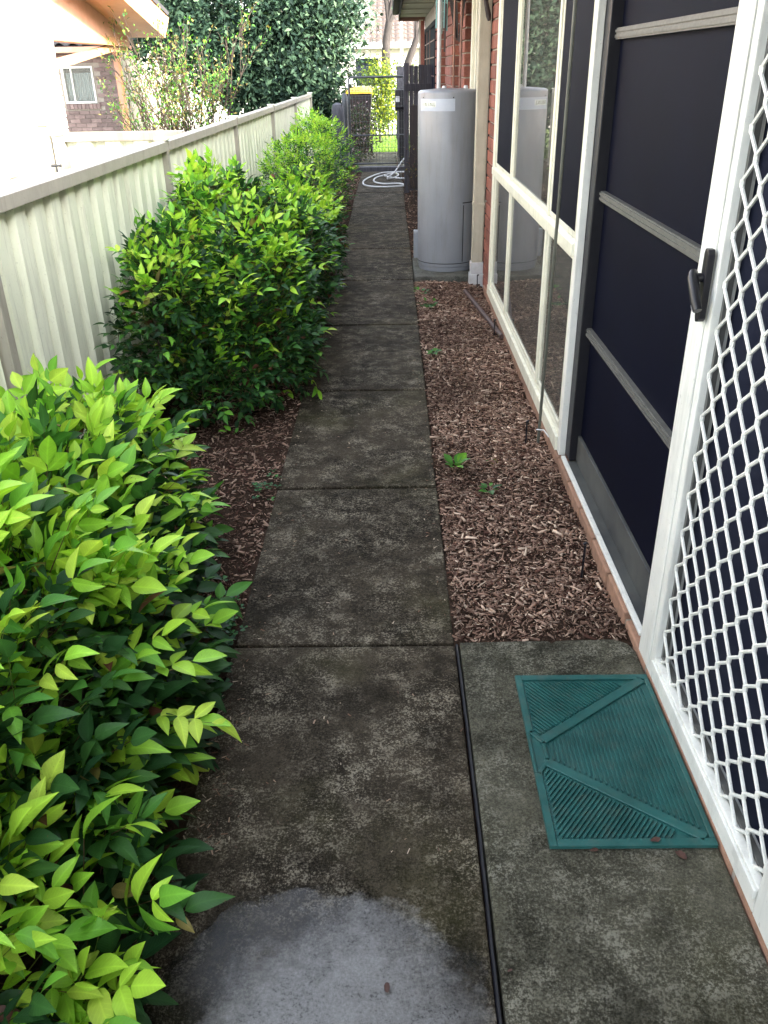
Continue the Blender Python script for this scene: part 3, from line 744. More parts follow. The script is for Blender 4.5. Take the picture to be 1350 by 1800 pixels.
bd.box(MX0 + .0185, MX1, MY0, MY0 + .020, zt0, zt1).box(MX0 + .0185, MX1, MY1 - .020, MY1, zt0, zt1).box(MX1 - .012, MX1, MY0 + .0205, MY1 - .0205, zt0, zt1)
bd.obj('border', 'mat', mat_o, bevel=.0012, seg=1)
strip((.374, 1.640), (.690, 1.878), .026, 'divider'); strip((.374, 1.562), (.690, 1.327), .026, 'divider')
strip((.346, 1.672), (.374, 1.632), .010, 'divider'); strip((.374, 1.628), (.374, 1.574), .010, 'divider'); strip((.374, 1.570), (.346, 1.522), .010, 'divider')
def rib(p, q):
    p, q = Vector(p), Vector(q); d = q - p; L = d.length
    if L < .012: return
    me = MB().prism([(-L/2, 0), (L/2, 0), (L/2 - .003, .0054), (-L/2 + .003, .0054)], 'y', -.0024, .0024).mesh('rib'); me.materials.append(M['mat'])
    c = (p + q) / 2; link('rib', me, mat_o, (c.x, c.y, zt0), (0, 0, math.atan2(d.y, d.x)))
x = .392
while x < .690:                                                    # long straight ribs
    k = (x - .374) / .316
    rib((x, 1.562 - k * .235 + .022), (x, 1.640 + k * .238 - .022)); x += .0112
for sgn in (-1, 1):                                                # slanting ribs in the two corner fields
    cy0 = 1.601
    for i in range(40):
        s0 = -.30 + i * .0165
        d = Vector((.615, .788))
        p0 = Vector((.36, cy0 - .29 + s0)); best = None; pts_in = []
        for t in np.linspace(-.1, .7, 400):
            q = p0 + d * t
            dv = q.x - .374
            if .358 < q.x < .69 and q.y > cy0 - .273 and q.y < 1.562 - dv * .7437 - .021 : pts_in.append(q.copy())
        if len(pts_in) > 4:
            a_, b2 = pts_in[0], pts_in[-1]
            if sgn > 0: a_.y = 2 * cy0 - a_.y; b2.y = 2 * cy0 - b2.y
            rib(tuple(a_), tuple(b2))

def scrap(name, loc, size, label, mat='deadleaf', yaw=0):
    m = MB(); V = []; n = 9
    for i in range(n):
        a = 2 * math.pi * i / n; r = size * random.uniform(.75, 1.1)
        V.append((r * math.cos(a), .55 * r * math.sin(a), .003 + random.uniform(0, .35) * size * .5))
    V.append((0, 0, .002)); F = [(i, (i + 1) % n, n) for i in range(n)]
    me = MB().add(V, F).mesh(name, smooth=True); me.materials.append(M[mat])
    o = link(name, me, None, loc, (0, 0, yaw)); return tag(o, label, 'leaf')
scrap('dead_leaf', (.574, 1.318, .013), .014, 'brown leaf scrap lying on the near edge of the doormat', yaw=.2)
scrap('dead_leaf', (.623, 1.285, .002), .016, 'curled red brown leaf on concrete below the doormat corner', yaw=-.8)
scrap('dead_leaf', (-.026, .985, .006), .011, 'dark leaf scrap lying on the wet patch', yaw=1.5)
scrap('dead_leaf', (.212, 1.02, .002), .006, 'tiny red leaf fragment beside the dark joint strip', yaw=.4)
scrap('dead_leaf', (.435, 1.30, .002), .010, 'reddish leaf edge poking out under the near side of the doormat', yaw=.1)

# ================================================================== FENCES
def corr(a0, a1, z0, z1, off, axis, name, parent, per=.19, dep=.027, face=1):
    """trapezoidal steel sheet"""
    pts = []; t = a0
    prof = ((0, 0), (.34, 0), (.42, 1), (.92, 1))
    while t < a1:
        for f_, d in prof:
            if t + f_ * per <= a1: pts.append((t + f_ * per, d * dep))
        t += per
    pts.append((a1, 0)); V = []; F = []
    for p, d in pts:
        for z in (z0, z1):
            V.append((off + face * d, p, z) if axis == 'y' else (p, off + face * d, z))
    for i in range(len(pts) - 1): F.append((2*i, 2*i+2, 2*i+3, 2*i+1))
    o = MB().add(V, F).obj(name, 'fence', parent)
    md = o.modifiers.new('thickness', 'SOLIDIFY'); md.thickness = .0012
    return o
fen = thing('steel_fence', (-1.4, 8, 0), 'long cream corrugated steel fence running behind the shrubs', 'fence')
PY_ = [-2.35, .30, 2.95, 5.60, 8.25, 10.95, 13.65, 16.35]
FT = 1.178
for i, y in enumerate(PY_):
    MB().box(-1.432, -1.372, y - .028, y + .028, -.45, FT + .004).obj('post', 'fence_trim', fen, bevel=.004)
    MB().box(-1.444, -1.360, y - .040, y + .040, FT + .0045, FT + .020).obj('post_cap', 'fence', fen, bevel=.004)
for a, b_ in zip(PY_[:-1], PY_[1:]):
    dz = random.uniform(-.006, .006)
    corr(a + .03, b_ - .03, -.30, FT - .05 + dz, -1.424, 'y', 'panel', fen)
    MB().prism([(-1.438, FT - .055), (-1.366, FT - .055), (-1.366, FT - .004), (-1.378, FT + .002), (-1.426, FT + .002), (-1.438, FT - .004)], 'y', a + .0285, b_ - .0285).obj('top_rail', 'fence_trim', fen, bevel=.002)
    MB().box(-1.436, -1.368, a + .0285, b_ - .0285, -.06, -.01).obj('bottom_rail', 'fence_trim', fen, bevel=.003)
fe2 = thing('steel_fence', (-1.9, 6.4, -.5), 'short sunlit steel fence in the neighbouring yard, square to the long one', 'fence')
for x, zt, w in ((-2.31, 1.175, .030), (-2.415, 1.235, .036)):
    MB().box(x - w, x + w, 6.365, 6.430, -.5, zt).obj('post', 'fence_trim', fe2, bevel=.004)
    MB().box(x - w - .012, x + w + .012, 6.353, 6.442, zt + .0005, zt + .016).obj('post_cap', 'fence', fe2, bevel=.004)
corr(-2.28, -1.445, -.45, 1.14, 6.425, 'x', 'panel', fe2, .20, .036, -1)
MB().box(-2.279, -1.445, 6.372, 6.436, 1.130, 1.190).obj('top_rail', 'fence_trim', fe2, bevel=.006)
tap = thing('garden_tap', (-2.33, 6.25, .55), 'small metal garden tap on a pipe in front of the sunlit wall', 'tap')
MB().tube([(-2.36, 6.25, -.5), (-2.36, 6.25, .92)], .012, 8).obj('pipe', 'gatewire', tap, smooth=True)
MB().tube([(-2.36, 6.25, .92), (-2.30, 6.25, .93), (-2.26, 6.25, .92), (-2.25, 6.25, .88)], .014, 8).obj('spout', 'gatewire', tap, smooth=True)
MB().tube([(-2.32, 6.25, .93), (-2.32, 6.25, .985)], .008, 8).tube([(-2.355, 6.25, .99), (-2.285, 6.25, .99)], .009, 8).obj('tap_handle', 'gatewire', tap, smooth=True)

# ================================================================== NEIGHBOURS' BUILDINGS
nb = thing('neighbour_house', (-3.5, 7, -.5), 'sunlit cream brick house with peach gable overhang left of the fence', 'house')
w = MB().box(-9, -2.812, 1.0, 7.985, -.5, 3.0); w_o = w.obj('wall', 'mortar_pale', nb)
for c in range(14, 32):
    z0 = -.5 + c * .086; y = 5.85 + (.12 if c % 2 else 0)
    while y < 8.0:
        y1 = min(y + .23, 7.99)
        if y1 - y > .03: brick(w_o, -2.85, -2.80, y, y1, z0, z0 + .076, 'brick_cream')
        y = y1 + .010
# gable over the porch: raking soffit, barge board and infill
def zs(y): return 2.139 - (y - 8.93) * .181       # underside of the rake at the barge board
sf = MB().add([(-2.45, 6.5, zs(6.5)), (-2.45, 10.36, zs(10.36)), (-2.80, 10.36, zs(10.36) + .006), (-2.80, 6.5, zs(6.5) + .05),
               (-2.45, 6.5, zs(6.5) + .03), (-2.45, 10.36, zs(10.36) + .03), (-2.80, 10.36, zs(10.36) + .036), (-2.80, 6.5, zs(6.5) + .08)],
              [(0,1,2,3),(4,7,6,5),(0,4,5,1),(1,5,6,2),(2,6,7,3),(3,7,4,0)])
sf.obj('soffit', 'orange', nb)
MB().prism([(6.5, zs(6.5) - .004), (10.37, zs(10.37) - .004), (10.66, zs(10.37) + .20), (10.58, zs(10.37) + .21), (6.5, zs(6.5) + .21)], 'x', -2.449, -2.415).obj('barge_board', 'orange', nb, bevel=.003)
MB().prism([(6.5, zs(6.5) + .22), (10.56, zs(10.37) + .215), (10.62, zs(10.37) + .25), (6.5, zs(6.5) + .29)], 'x', -3.2, -2.400).obj('roof', 'tile', nb)
MB().box(-2.90, -2.806, 8.0, 10.33, 1.878, 3.0).obj('gable_infill', 'pink', nb)
MB().box(-2.95, -2.803, 8.0, 10.35, 1.800, 1.877).obj('beam', 'orange', nb, bevel=.004)
br = thing('timber_rail', (-2.85, 9.2, 1.6), 'peach painted sloping beam below the neighbouring gable', 'beam')
MB().prism([(8.02, 1.575), (10.31, 1.790), (10.28, 1.848), (8.02, 1.652)], 'x', -2.90, -2.85).obj('board', 'orange', br, bevel=.003)
MB().box(-2.91, -2.84, 10.30, 10.36, 1.745, 1.797).obj('bracket', 'orange', br, bevel=.003)

fh_ = thing('brick_cottage', (-7.5, 22, -.5), 'purple brown brick house with curtained window behind the peach gable', 'house')
FX1 = -5.965
w = MB().box(-12, -7.30, 21.012, 21.3, -.5, 2.2).box(-6.60, FX1, 21.012, 21.3, -.5, 2.2).box(-7.30, -6.60, 21.012, 21.3, -.5, .96).box(-7.30, -6.60, 21.012, 21.3, 1.70, 2.2)
w.box(FX1 - .3, FX1, 21.31, 27, -.5, 2.2); w_o = w.obj('wall', 'mortar', fh_)
for c in range(28):
    z0 = -.30 + c * .086; z1 = z0 + .075
    x = -8.0 + (.12 if c % 2 else 0)
    while x < FX1:
        x1 = min(x + .23, FX1)
        blocks = not (z1 < .965 or z0 > 1.70) and x1 > -7.30 and x < -6.60
        if .84 < (z0 + z1) / 2 < .98 and x1 > -7.3 and x < -6.56: blocks = True
        if not blocks and z0 > .2: 
            me_k = ('xb', round(x1 - x, 3))
            if me_k not in _bm:
                me = MB().box(-(x1-x)/2, (x1-x)/2, -.02, .02, -.0375, .0375).mesh('brick'); me.materials.append(M['brick_pink']); _bm[me_k] = me
            link('brick', _bm[me_k], w_o, ((x + x1) / 2, 21.01, (z0 + z1) / 2))
        x = x1 + .010
x = -7.30
while x < -6.58:                                                    # sloping sill bricks on edge
    MB().box(x, x + .075, 20.955, 21.02, .845, .945).obj('brick', 'brick_pink', w_o); x += .086
wf = MB().box(-7.30, -7.255, 20.975, 21.05, .96, 1.70).box(-6.635, -6.60, 20.975, 21.05, .96, 1.70).box(-7.254, -6.636, 20.975, 21.05, .96, 1.0).box(-7.254, -6.636, 20.975, 21.05, 1.66, 1.70).box(-7.10, -7.075, 20.98, 21.05, 1.001, 1.659)
wf_o = wf.obj('window', 'white', fh_)
MB().box(-7.254, -6.636, 21.03, 21.035, 1.0, 1.66).obj('pane', 'glass', wf_o)
cv = MB(); n = 60; V = []; F = []
for i in range(n + 1):
    x = -7.25 + .61 * i / n
    V += [(x, 21.10 + .02 * math.sin(i * 1.1), 1.0), (x, 21.10 + .02 * math.sin(i * 1.1 + .4), 1.57)]
for i in range(n): F.append((2*i, 2*i+2, 2*i+3, 2*i+1))
cv.add(V, F).obj('curtain', 'curtain', wf_o, smooth=True)
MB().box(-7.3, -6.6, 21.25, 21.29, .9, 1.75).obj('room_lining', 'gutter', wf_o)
MB().box(-12, FX1 + .55, 20.50, 20.62, 1.955, 2.065).obj('gutter', 'pink', fh_, bevel=.01)
MB().box(-12, FX1 + .5, 20.62, 21.05, 2.02, 2.05).obj('soffit', 'pink', fh_)
MB().box(FX1 - .12, FX1 + .02, 20.93, 21.008, -.5, 2.05).obj('corner_board', 'pink', fh_, bevel=.004)
MB().tube([(FX1 + .02, 20.9, 2.0), (FX1 + .03, 20.88, -.4)], .035, 10).obj('downpipe', 'orange', fh_, smooth=True)
rf_o = MB().add([(-12, 20.52, 2.07), (FX1 + .55, 20.52, 2.07), (FX1 + .55, 26, 4.23), (-12, 26, 4.23)], [(0, 1, 2, 3)]).obj('roof', 'tile', fh_)
tv, tf = [], []
nn = 16
for i in range(nn + 1):
    u = i / nn; zz = .032 * math.sin(u * 2 * math.pi)
    tv += [(u * .30, 0, zz), (u * .30, .40, zz + .158), (u * .30, .40, zz + .185), (u * .30, 0, zz + .030)]
for i in range(nn):
    a = 4 * i; tf += [(a, a+4, a+7, a+3), (a+3, a+7, a+6, a+2), (a, a+1, a+5, a+4)]
tm = MB().add(tv, tf).mesh('roof_tile', smooth=True); tm.materials.append(M['tile'])
for r_ in range(3):
    for i in range(9): link('roof_tile', tm, rf_o, (-8.05 + i * .30, 20.50 + r_ * .34, 2.105 + r_ * .138))

ga = thing('white_garage', (-6, 26.5, -.5), 'blown out white rendered wall behind the twiggy shrub', 'building')
MB().box(-10.5, -2.6, 26.0, 30, -.6, 2.5).obj('wall', 'whitewall', ga)
MB().box(-10.8, -2.3, 25.7, 30.3, 2.5, 2.62).obj('roof', 'whitewall', ga, bevel=.02)
MB().box(-8.0, -4.6, 25.96, 25.999, -.5, 1.9).obj('door', 'picket', ga, bevel=.005)

# house across the street
fr_ = thing('street_house', (0, 36, 0), 'pale house with brown tiled roof far beyond the gate', 'house')
MB().box(-5, 6, 36, 44, -.1, 2.28).obj('wall', 'whitewall', fr_)
MB().box(-5.3, 6.3, 35.35, 35.45, 2.20, 2.34).obj('gutter', 'picket', fr_, bevel=.01)
MB().box(-5.2, 6.2, 35.46, 36.0, 2.22, 2.25).obj('soffit', 'soffit', fr_)
V = []; F = []; rows, cols = 16, 150
for r_ in range(rows):
    for e in (0, 1):
        for c in range(cols + 1):
            x = -5.3 + 11.6 * c / cols; yy = 35.4 + (r_ + e) * .34; zz = 2.36 + (r_ + e) * .15 + (.045 if e == 0 else 0) + .022 * math.sin(c * 2.1)
            V.append((x, yy, zz))
    b0 = r_ * 2 * (cols + 1)
    for c in range(cols): F.append((b0 + c, b0 + c + 1, b0 + cols + 2 + c, b0 + cols + 1 + c))
    if r_ < rows - 1:
        for c in range(cols): F.append((b0 + cols + 1 + c, b0 + cols + 2 + c, b0 + 2 * (cols + 1) + c + 1, b0 + 2 * (cols + 1) + c))
o = MB().add(V, F).obj('roof', 'tile_brown', fr_)
wd = MB().box(-1.35, -.35, 35.95, 36.0, .9, 1.95); wd_o = wd.obj('window', 'white', fr_); MB().box(-1.28, -.42, 35.94, 35.949, .97, 1.88).obj('pane', 'screen_grey', wd_o)
MB().tube([(.42, 34.0, -.05), (.42, 34.0, 3.4)], .05, 10).obj('veranda_post', 'picket', fr_, smooth=True)

# ================================================================== GATE END
gate = thing('wire_gate', (-.22, 16, 0), 'grey wire mesh gate with tube frame at the end of the path', 'gate')
GX0, GX1, GZ0, GZ1, GY = -.70, .245, .06, 1.40, 16.0
MB().tube([(GX0, GY, GZ0), (GX0, GY, GZ1), (GX0 + .03, GY, GZ1 + .02), (GX1 - .03, GY, GZ1 + .02), (GX1, GY, GZ1), (GX1, GY, GZ0), (GX0, GY, GZ0)], .018, 10).obj('frame', 'gatewire', gate, smooth=True)
MB().tube([(GX0, GY, .52), (GX1, GY, .52)], .012, 8).obj('middle_rail', 'gatewire', gate, smooth=True)
vm = MB().tube([(0, 0, GZ0), (0, 0, GZ1)], .0028, 5).mesh('wire'); vm.materials.append(M['gatewire'])
hm = MB().tube([(GX0, 0, 0), (GX1, 0, 0)], .0028, 5).mesh('wire'); hm.materials.append(M['gatewire'])
for i in range(1, 17): link('wire', vm, gate, (GX0 + (GX1 - GX0) * i / 17, GY - .018, 0))
for z in (.13, .22, .32, .42, .62, .74, .86, .98, 1.10, 1.22, 1.32): link('wire', hm, gate, (0, GY + .018 - .014, z))
MB().box(.10, .23, GY - .03, GY + .03, .92, .96).obj('latch', 'gutter', gate, bevel=.004)
lg = thing('log_post', (-.86, 15.35, 0), 'thick weathered grey log post at the left of the gate', 'post')
pts = [(-.86, 15.35, -.1), (-.862, 15.35, .3), (-.866, 15.352, .7), (-.868, 15.35, .96), (-.866, 15.35, 1.03), (-.864, 15.35, 1.06)]
MB().tube(pts, [.118, .112, .106, .103, .085, .03], 18).obj('trunk', 'log', lg, smooth=True)
MB().tube([(-.80, 15.30, 1.0), (-.79, 15.28, 1.13)], .006, 6).obj('nail', 'gatewire', lg, smooth=True)
o = MB().tube([(-.775, 15.9, -.1), (-.775, 15.9, 1.0), (-.775, 15.9, 1.14), (-.775, 15.9, 1.19)], [.055, .055, .05, .02], 12).obj('gate_post', 'gatewire', None, origin=(-.775, 15.9, 0), smooth=True)
tag(o, 'grey round topped steel post beside the log post', 'post')
sill = MB().box(-.70, .27, 15.45, 15.62, -.1, .055).obj('timber_sill', 'log', None, origin=(-.2, 15.5, 0), bevel=.012); tag(sill, 'dark timber sill lying below the wire gate', 'sill')
bd_ = MB()
pf = thing('paling_fence', (.39, 12.6, 0), 'short dark weathered timber paling fence left of the brick wall', 'fence')
for i in range(6):
    x = .257 + i * .0605
    zt = 1.585 + random.uniform(-.015, .012)
    MB().box(x, x + .0595, 12.56 + (i % 2) * .006, 12.576 + (i % 2) * .006, .02, zt).obj('paling', 'paling', pf, bevel=.002)
MB().box(.20, .56, 12.545, 12.558, 1.27, 1.36).obj('rail', 'paling', pf, bevel=.003)
MB().box(.185, .255, 12.55, 12.62, -.1, 1.61).obj('post', 'paling', pf, bevel=.004)
MB().box(.26, .55, 12.552, 12.558, .05, 1.1).obj('board', 'bindark', pf)
bn = thing('wheelie_bin', (-.62, 18.4, 0), 'dark wheelie bin with yellow lid behind the gate', 'bin')
MB().add([(-.80,18.15,.06),(-.44,18.15,.06),(-.44,18.6,.06),(-.80,18.6,.06),(-.86,18.06,1.10),(-.36,18.06,1.10),(-.36,18.74,1.16),(-.86,18.74,1.16)], [(0,3,2,1),(4,5,6,7),(0,1,5,4),(1,2,6,5),(2,3,7,6),(3,0,4,7)]).obj('body', 'bindark', bn, bevel=.02)
MB().add([(-.88,18.03,1.12),(-.34,18.03,1.12),(-.34,18.78,1.18),(-.88,18.78,1.18),(-.85,18.06,1.155),(-.37,18.06,1.155),(-.42,18.6,1.235),(-.80,18.6,1.235)], [(0,3,2,1),(4,5,6,7),(0,1,5,4),(1,2,6,5),(2,3,7,6),(3,0,4,7)]).obj('lid', 'binyellow', bn, bevel=.015)
for x in (-.83, -.39): MB().tube([(x - .02, 18.68, .10), (x + .02, 18.68, .10)], .10, 16).obj('wheel', 'black', bn, smooth=True)
MB().tube([(-.82, 18.82, 1.10), (-.40, 18.82, 1.10)], .015, 8).obj('handle', 'bindark', bn, smooth=True)
b2 = thing('letterbox_stand', (.20, 17.2, 0), 'black box on a stand behind the right side of the gate', 'box')
MB().box(.09, .30, 17.1, 17.4, .85, 1.20).obj('box', 'black', b2, bevel=.02)
MB().box(.16, .30, 17.2, 17.3, -.05, .848).obj('stand', 'black', b2, bevel=.01)
MB().box(.10, .17, 17.085, 17.099, 1.00, 1.09).obj('plate', 'pvc', b2, bevel=.004)
o = MB().box(.13, .27, 17.9, 18.05, -.05, 1.58).obj('timber_post', 'log', None, origin=(.2, 18, 0), bevel=.01); tag(o, 'pale weathered square post just above the right gate corner', 'post')
pk = thing('picket_fence', (.1, 24, 0), 'white picket fence across the lawn beyond the gate', 'fence')
pm = MB().prism([(-.035, 0), (.035, 0), (.035, .92), (0, 1.0), (-.035, .92)], 'y', -.01, .01).mesh('picket'); pm.materials.append(M['picket'])
for i in range(26): link('picket', pm, pk, (-1.5 + i * .115, 24, 0))
for z in (.25, .75): MB().box(-1.55, 1.5, 24.012, 24.05, z, z + .07).obj('rail', 'picket', pk)

# hose
def smooth_curve(ctrl, n=8):
    P = [np.array(c, float) for c in ctrl]; P = [2 * P[0] - P[1]] + P + [2 * P[-1] - P[-2]]; out = []
    for i in range(1, len(P) - 2):
        for t in np.linspace(0, 1, n, endpoint=False):
            a, b_, c, d = P[i-1], P[i], P[i+1], P[i+2]
            out.append(.5 * (2*b_ + (c-a)*t + (2*a-5*b_+4*c-d)*t*t + (3*b_-a-3*c+d)*t**3))
    out.append(P[-2]); return [tuple(p) for p in out]
hz = .014
hose = MB().tube(smooth_curve([(.50, 15.0, hz), (.15, 15.05, hz), (-.12, 14.95, hz), (-.30, 14.5, hz), (-.42, 13.9, hz), (-.40, 13.35, hz), (-.22, 13.1, hz), (.05, 13.1, hz), (.20, 13.2, hz),
        (.12, 13.45, hz), (-.12, 13.45, hz), (-.26, 13.75, hz), (-.24, 14.25, hz), (-.10, 14.62, hz), (.05, 14.72, hz + .02), (.12, 14.45, hz + .02), (.05, 14.2, hz), (-.06, 14.0, hz + .02), (.06, 14.4, .08), (.18, 14.8, .20), (.28, 15.0, .28)], 6), .0125, 8).obj('garden_hose', 'hose', None, origin=(0, 14, 0), smooth=True)
tag(hose, 'loosely coiled white garden hose on the path near the gate', 'hose')
hose2 = MB().tube(smooth_curve([(.42, 14.2, hz), (.2, 14.1, hz), (.02, 14.25, hz), (-.1, 14.5, hz), (.10, 13.0, hz), (.22, 12.9, hz), (.34, 12.95, hz)][:4], 6), .0125, 8).obj('hose_loop', 'hose', hose, smooth=True)

# ================================================================== SMALL THINGS IN THE MULCH
for (x, y, hh, lab) in ((.637, 2.445, .125, 'thin black stake in mulch beside the dark door panel, nearest of three'), (.612, 3.60, .105, 'thin black stake in mulch near the foot of the thin rod'),
                        (.668, 5.43, .085, 'thin black stake beside the brown pipe'), (.672, 6.70, .10, 'thin black stake at the foot of the downpipe')):
    o = MB().tube([(x, y, -.03), (x + random.uniform(-.006, .006), y + .004, hh)], .0042, 7).tube([(x - .004, y, hh - .002), (x + .007, y + .004, hh + .002)], .0055, 6).obj('garden_stake', 'black', None, origin=(x, y, 0), smooth=True)
    tag(o, lab, 'stake', 'black stakes in the mulch')
o = MB().tube([(.565, 6.56, .012), (.61, 6.1, .016), (.66, 5.65, .014), (.698, 5.28, .018)], .0155, 12).obj('drain_pipe', 'pipebrown', None, origin=(.63, 6, 0), smooth=True)
tag(o, 'brown plastic pipe lying in the mulch below the windows', 'pipe')
rd = thing('leaning_rod', (.668, 3.60, 0), 'thin grey green rod standing against the window frame', 'rod')
MB().tube([(.668, 3.60, -.02), (.664, 3.55, .5), (.662, 3.51, 1.0), (.660, 3.475, 1.75), (.660, 3.46, 2.2)], .0068, 8).obj('rod', 'rod', rd, smooth=True)
MB().tube([(.655, 3.59, .07), (.685, 3.57, .075), (.70, 3.52, .062)], .003, 6).obj('wire_tie', 'hose', rd, smooth=True)

# things hanging below the eave beyond the heater
hg = thing('peg_hanger', (.42, 7.9, 2.25), 'hanging rack with teal pegs and dark straps below the eave', 'hanger')
MB().tube([(.38, 7.9, 2.02), (.62, 7.9, 2.02)], .006, 6).tube([(.50, 7.9, 2.02), (.50, 7.9, 2.255)], .004, 6).obj('bar', 'gutter', hg)
for i in range(5): MB().box(.378 + i * .021, .390 + i * .021, 7.89, 7.91, 1.83 - (i % 3) * .02, 2.03).obj('peg', 'teal', hg, bevel=.002)
for (xa, za, xb, zb, w_) in ((.50, 2.03, .545, 1.76, .016), (.535, 2.03, .555, 1.74, .014), (.60, 2.03, .575, 1.73, .015), (.42, 1.83, .415, 1.70, .006), (.46, 2.0, .452, 1.66, .008)):
    MB().prism([(xa - w_, za), (xa + w_, za), (xb + w_ * .7, zb), (xb - w_ * .7, zb)], 'y', 7.88, 7.892).obj('strap', 'cloth', hg)
bk = MB().tube([(.64, 6.75, 2.1), (.672, 6.76, 1.93), (.690, 6.77, 1.86), (.696, 6.775, 1.83)], [.014, .016, .018, .010], 8).obj('hook', 'cloth', None, origin=(.68, 6.76, 2), smooth=True)
tag(bk, 'dark hook in front of the downpipe at the top of the brick strip', 'hook')

# ================================================================== PLANTS
def lump(p, k):
    return math.sin(p[0] * 6.1 * k + 1.3) * math.sin(p[1] * 5.3 * k + .4) + .6 * math.sin(p[2] * 8.7 * k + p[0] * 3 + 2.1) + .4 * math.sin(p[1] * 13 * k + p[2] * 9)
def shrub(name, label, base, blobs, n, size, nmax, group, young_top=.85, young_side=.16, tall=(), lift=.10):
    o = thing(name, base, label, 'shrub', group); L = Leaves()
    area = np.array([b[3] * b[4] + b[4] * b[5] + b[3] * b[5] for b in blobs]); pr = area / area.sum(); made = 0; tries = 0
    while made < n and tries < n * 12:
        tries += 1
        b = blobs[rng.choice(len(blobs), p=pr)]
        c = np.array(b[:3]); rad = np.array(b[3:6]); dr = rng.normal(0, 1, 3); dr /= np.linalg.norm(dr)
        if dr[2] < -.55: continue
        p0 = c + dr * rad
        rr = (rng.uniform(.86, 1.03) if rng.random() < .72 else rng.uniform(.45, .86)) * (1 + .085 * lump(p0, 1.0))
        p = c + dr * rad * rr
        if p[0] < -1.350 or p[2] < .02: continue
        if any(np.sum(((p - np.array(q[:3])) / np.array(q[3:6])) ** 2) < .42 for q in blobs if q is not b): continue
        nrm = dr / rad; nrm /= np.linalg.norm(nrm)
        d = nrm * .75 + np.array((0, 0, .42)) + rng.normal(0, .38, 3)
        if p[0] < -1.27: d[0] = abs(d[0])
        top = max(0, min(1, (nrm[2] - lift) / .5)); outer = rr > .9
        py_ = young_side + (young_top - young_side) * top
        py_ *= min(1.0, .40 + p[2] / .45)  # young growth thins low down, which also paints in shade under the shrub
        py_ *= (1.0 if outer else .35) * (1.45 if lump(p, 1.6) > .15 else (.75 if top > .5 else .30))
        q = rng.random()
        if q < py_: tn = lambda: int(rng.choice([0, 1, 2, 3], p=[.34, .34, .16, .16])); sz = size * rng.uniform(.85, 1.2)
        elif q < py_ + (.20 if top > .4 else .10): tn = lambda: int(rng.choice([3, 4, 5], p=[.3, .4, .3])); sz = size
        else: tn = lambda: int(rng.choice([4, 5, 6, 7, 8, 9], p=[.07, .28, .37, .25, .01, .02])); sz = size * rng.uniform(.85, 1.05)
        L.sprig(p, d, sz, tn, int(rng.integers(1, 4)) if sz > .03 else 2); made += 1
    for (p, d, m) in tall:                                          # shoots standing clear of the mass
        p = np.array(p, float); d = np.array(d, float); 
        for k in range(m):
            q = p + d * k * .045
            L.sprig(q, d + rng.normal(0, .5, 3) * .12 + np.array((rng.normal(0, .05), rng.normal(0, .05), 0)), size * (1.05 - .08 * k), lambda: int(rng.choice([0, 1, 2])), 1, 1.0)
    sb = MB(); b0 = Vector(base)
    for i in range(16):
        b = blobs[i % len(blobs)]; a = random.uniform(0, 6.28); r_ = random.uniform(.2, .8)
        e = Vector((max(b[0] + b[3] * r_ * math.cos(a), -1.34), b[1] + b[4] * r_ * math.sin(a), b[2] + b[5] * random.uniform(.1, .6)))
        s = Vector((b[0] + (e.x - b[0]) * .25, b[1] + (e.y - b[1]) * .25, -.03))
        m_ = (s + e) / 2 + Vector((random.uniform(-.04, .04), random.uniform(-.04, .04), .05))
        sb.tube([s, m_, e], [.008, .006, .003], 6)
    sb.obj('stems', 'twig', o, smooth=True)['kind'] = 'stuff'
    if nmax:
        W = np.array(L.W); a_, b_ = W[:, 0], W[:, 1]; d = b_ - a_; d /= np.linalg.norm(d, axis=1)[:, None]
        u = np.cross(d, np.array((.3, .2, 1.))); u /= np.linalg.norm(u, axis=1)[:, None]; v = np.cross(d, u); r_ = .0014
        ring = [r_ * (u * math.cos(t) + v * math.sin(t)) for t in (0, 2.094, 4.189)]
        V = np.stack([a_ + q for q in ring] + [b_ + q * .6 for q in ring], 1).reshape(-1, 3)
        F = (np.array([(0, 1, 4, 3), (1, 2, 5, 4), (2, 0, 3, 5)])[None] + (np.arange(len(W)) * 6)[:, None, None]).reshape(-1, 4)
        C = np.array([(.16, .20, .05), (.12, .07, .04)])[rng.integers(2, size=len(W))].repeat(6, 0)
        tw = link('twigs', np_mesh('twigs', V - np.array(base), F, 'leaf', C), o, base); tw['kind'] = 'stuff'
    split_leaves(o, L.arrays(), nmax); return o
GRP = 'leafy green shrubs along the fence'
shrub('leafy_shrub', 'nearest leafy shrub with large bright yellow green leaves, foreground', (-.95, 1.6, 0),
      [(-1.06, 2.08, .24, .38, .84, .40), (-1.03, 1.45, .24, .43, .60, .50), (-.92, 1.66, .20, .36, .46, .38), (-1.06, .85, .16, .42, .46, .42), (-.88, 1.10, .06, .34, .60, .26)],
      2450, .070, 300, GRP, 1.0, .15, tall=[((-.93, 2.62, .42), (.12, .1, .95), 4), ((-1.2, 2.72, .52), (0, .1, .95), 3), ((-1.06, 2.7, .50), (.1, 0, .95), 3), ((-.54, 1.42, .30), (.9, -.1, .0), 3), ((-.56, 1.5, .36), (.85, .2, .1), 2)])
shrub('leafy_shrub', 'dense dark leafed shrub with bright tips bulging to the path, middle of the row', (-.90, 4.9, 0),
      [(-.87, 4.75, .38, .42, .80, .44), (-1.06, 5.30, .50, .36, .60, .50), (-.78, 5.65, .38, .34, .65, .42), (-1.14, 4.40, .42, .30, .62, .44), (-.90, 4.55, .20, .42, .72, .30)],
      3900, .052, 300, GRP, .70, .05, lift=.34, tall=[((-1.18, 5.3, .96), (0, 0, .9), 4), ((-.47, 5.0, .50), (.7, 0, .5), 2), ((-.46, 4.75, .22), (.9, 0, .1), 2)])
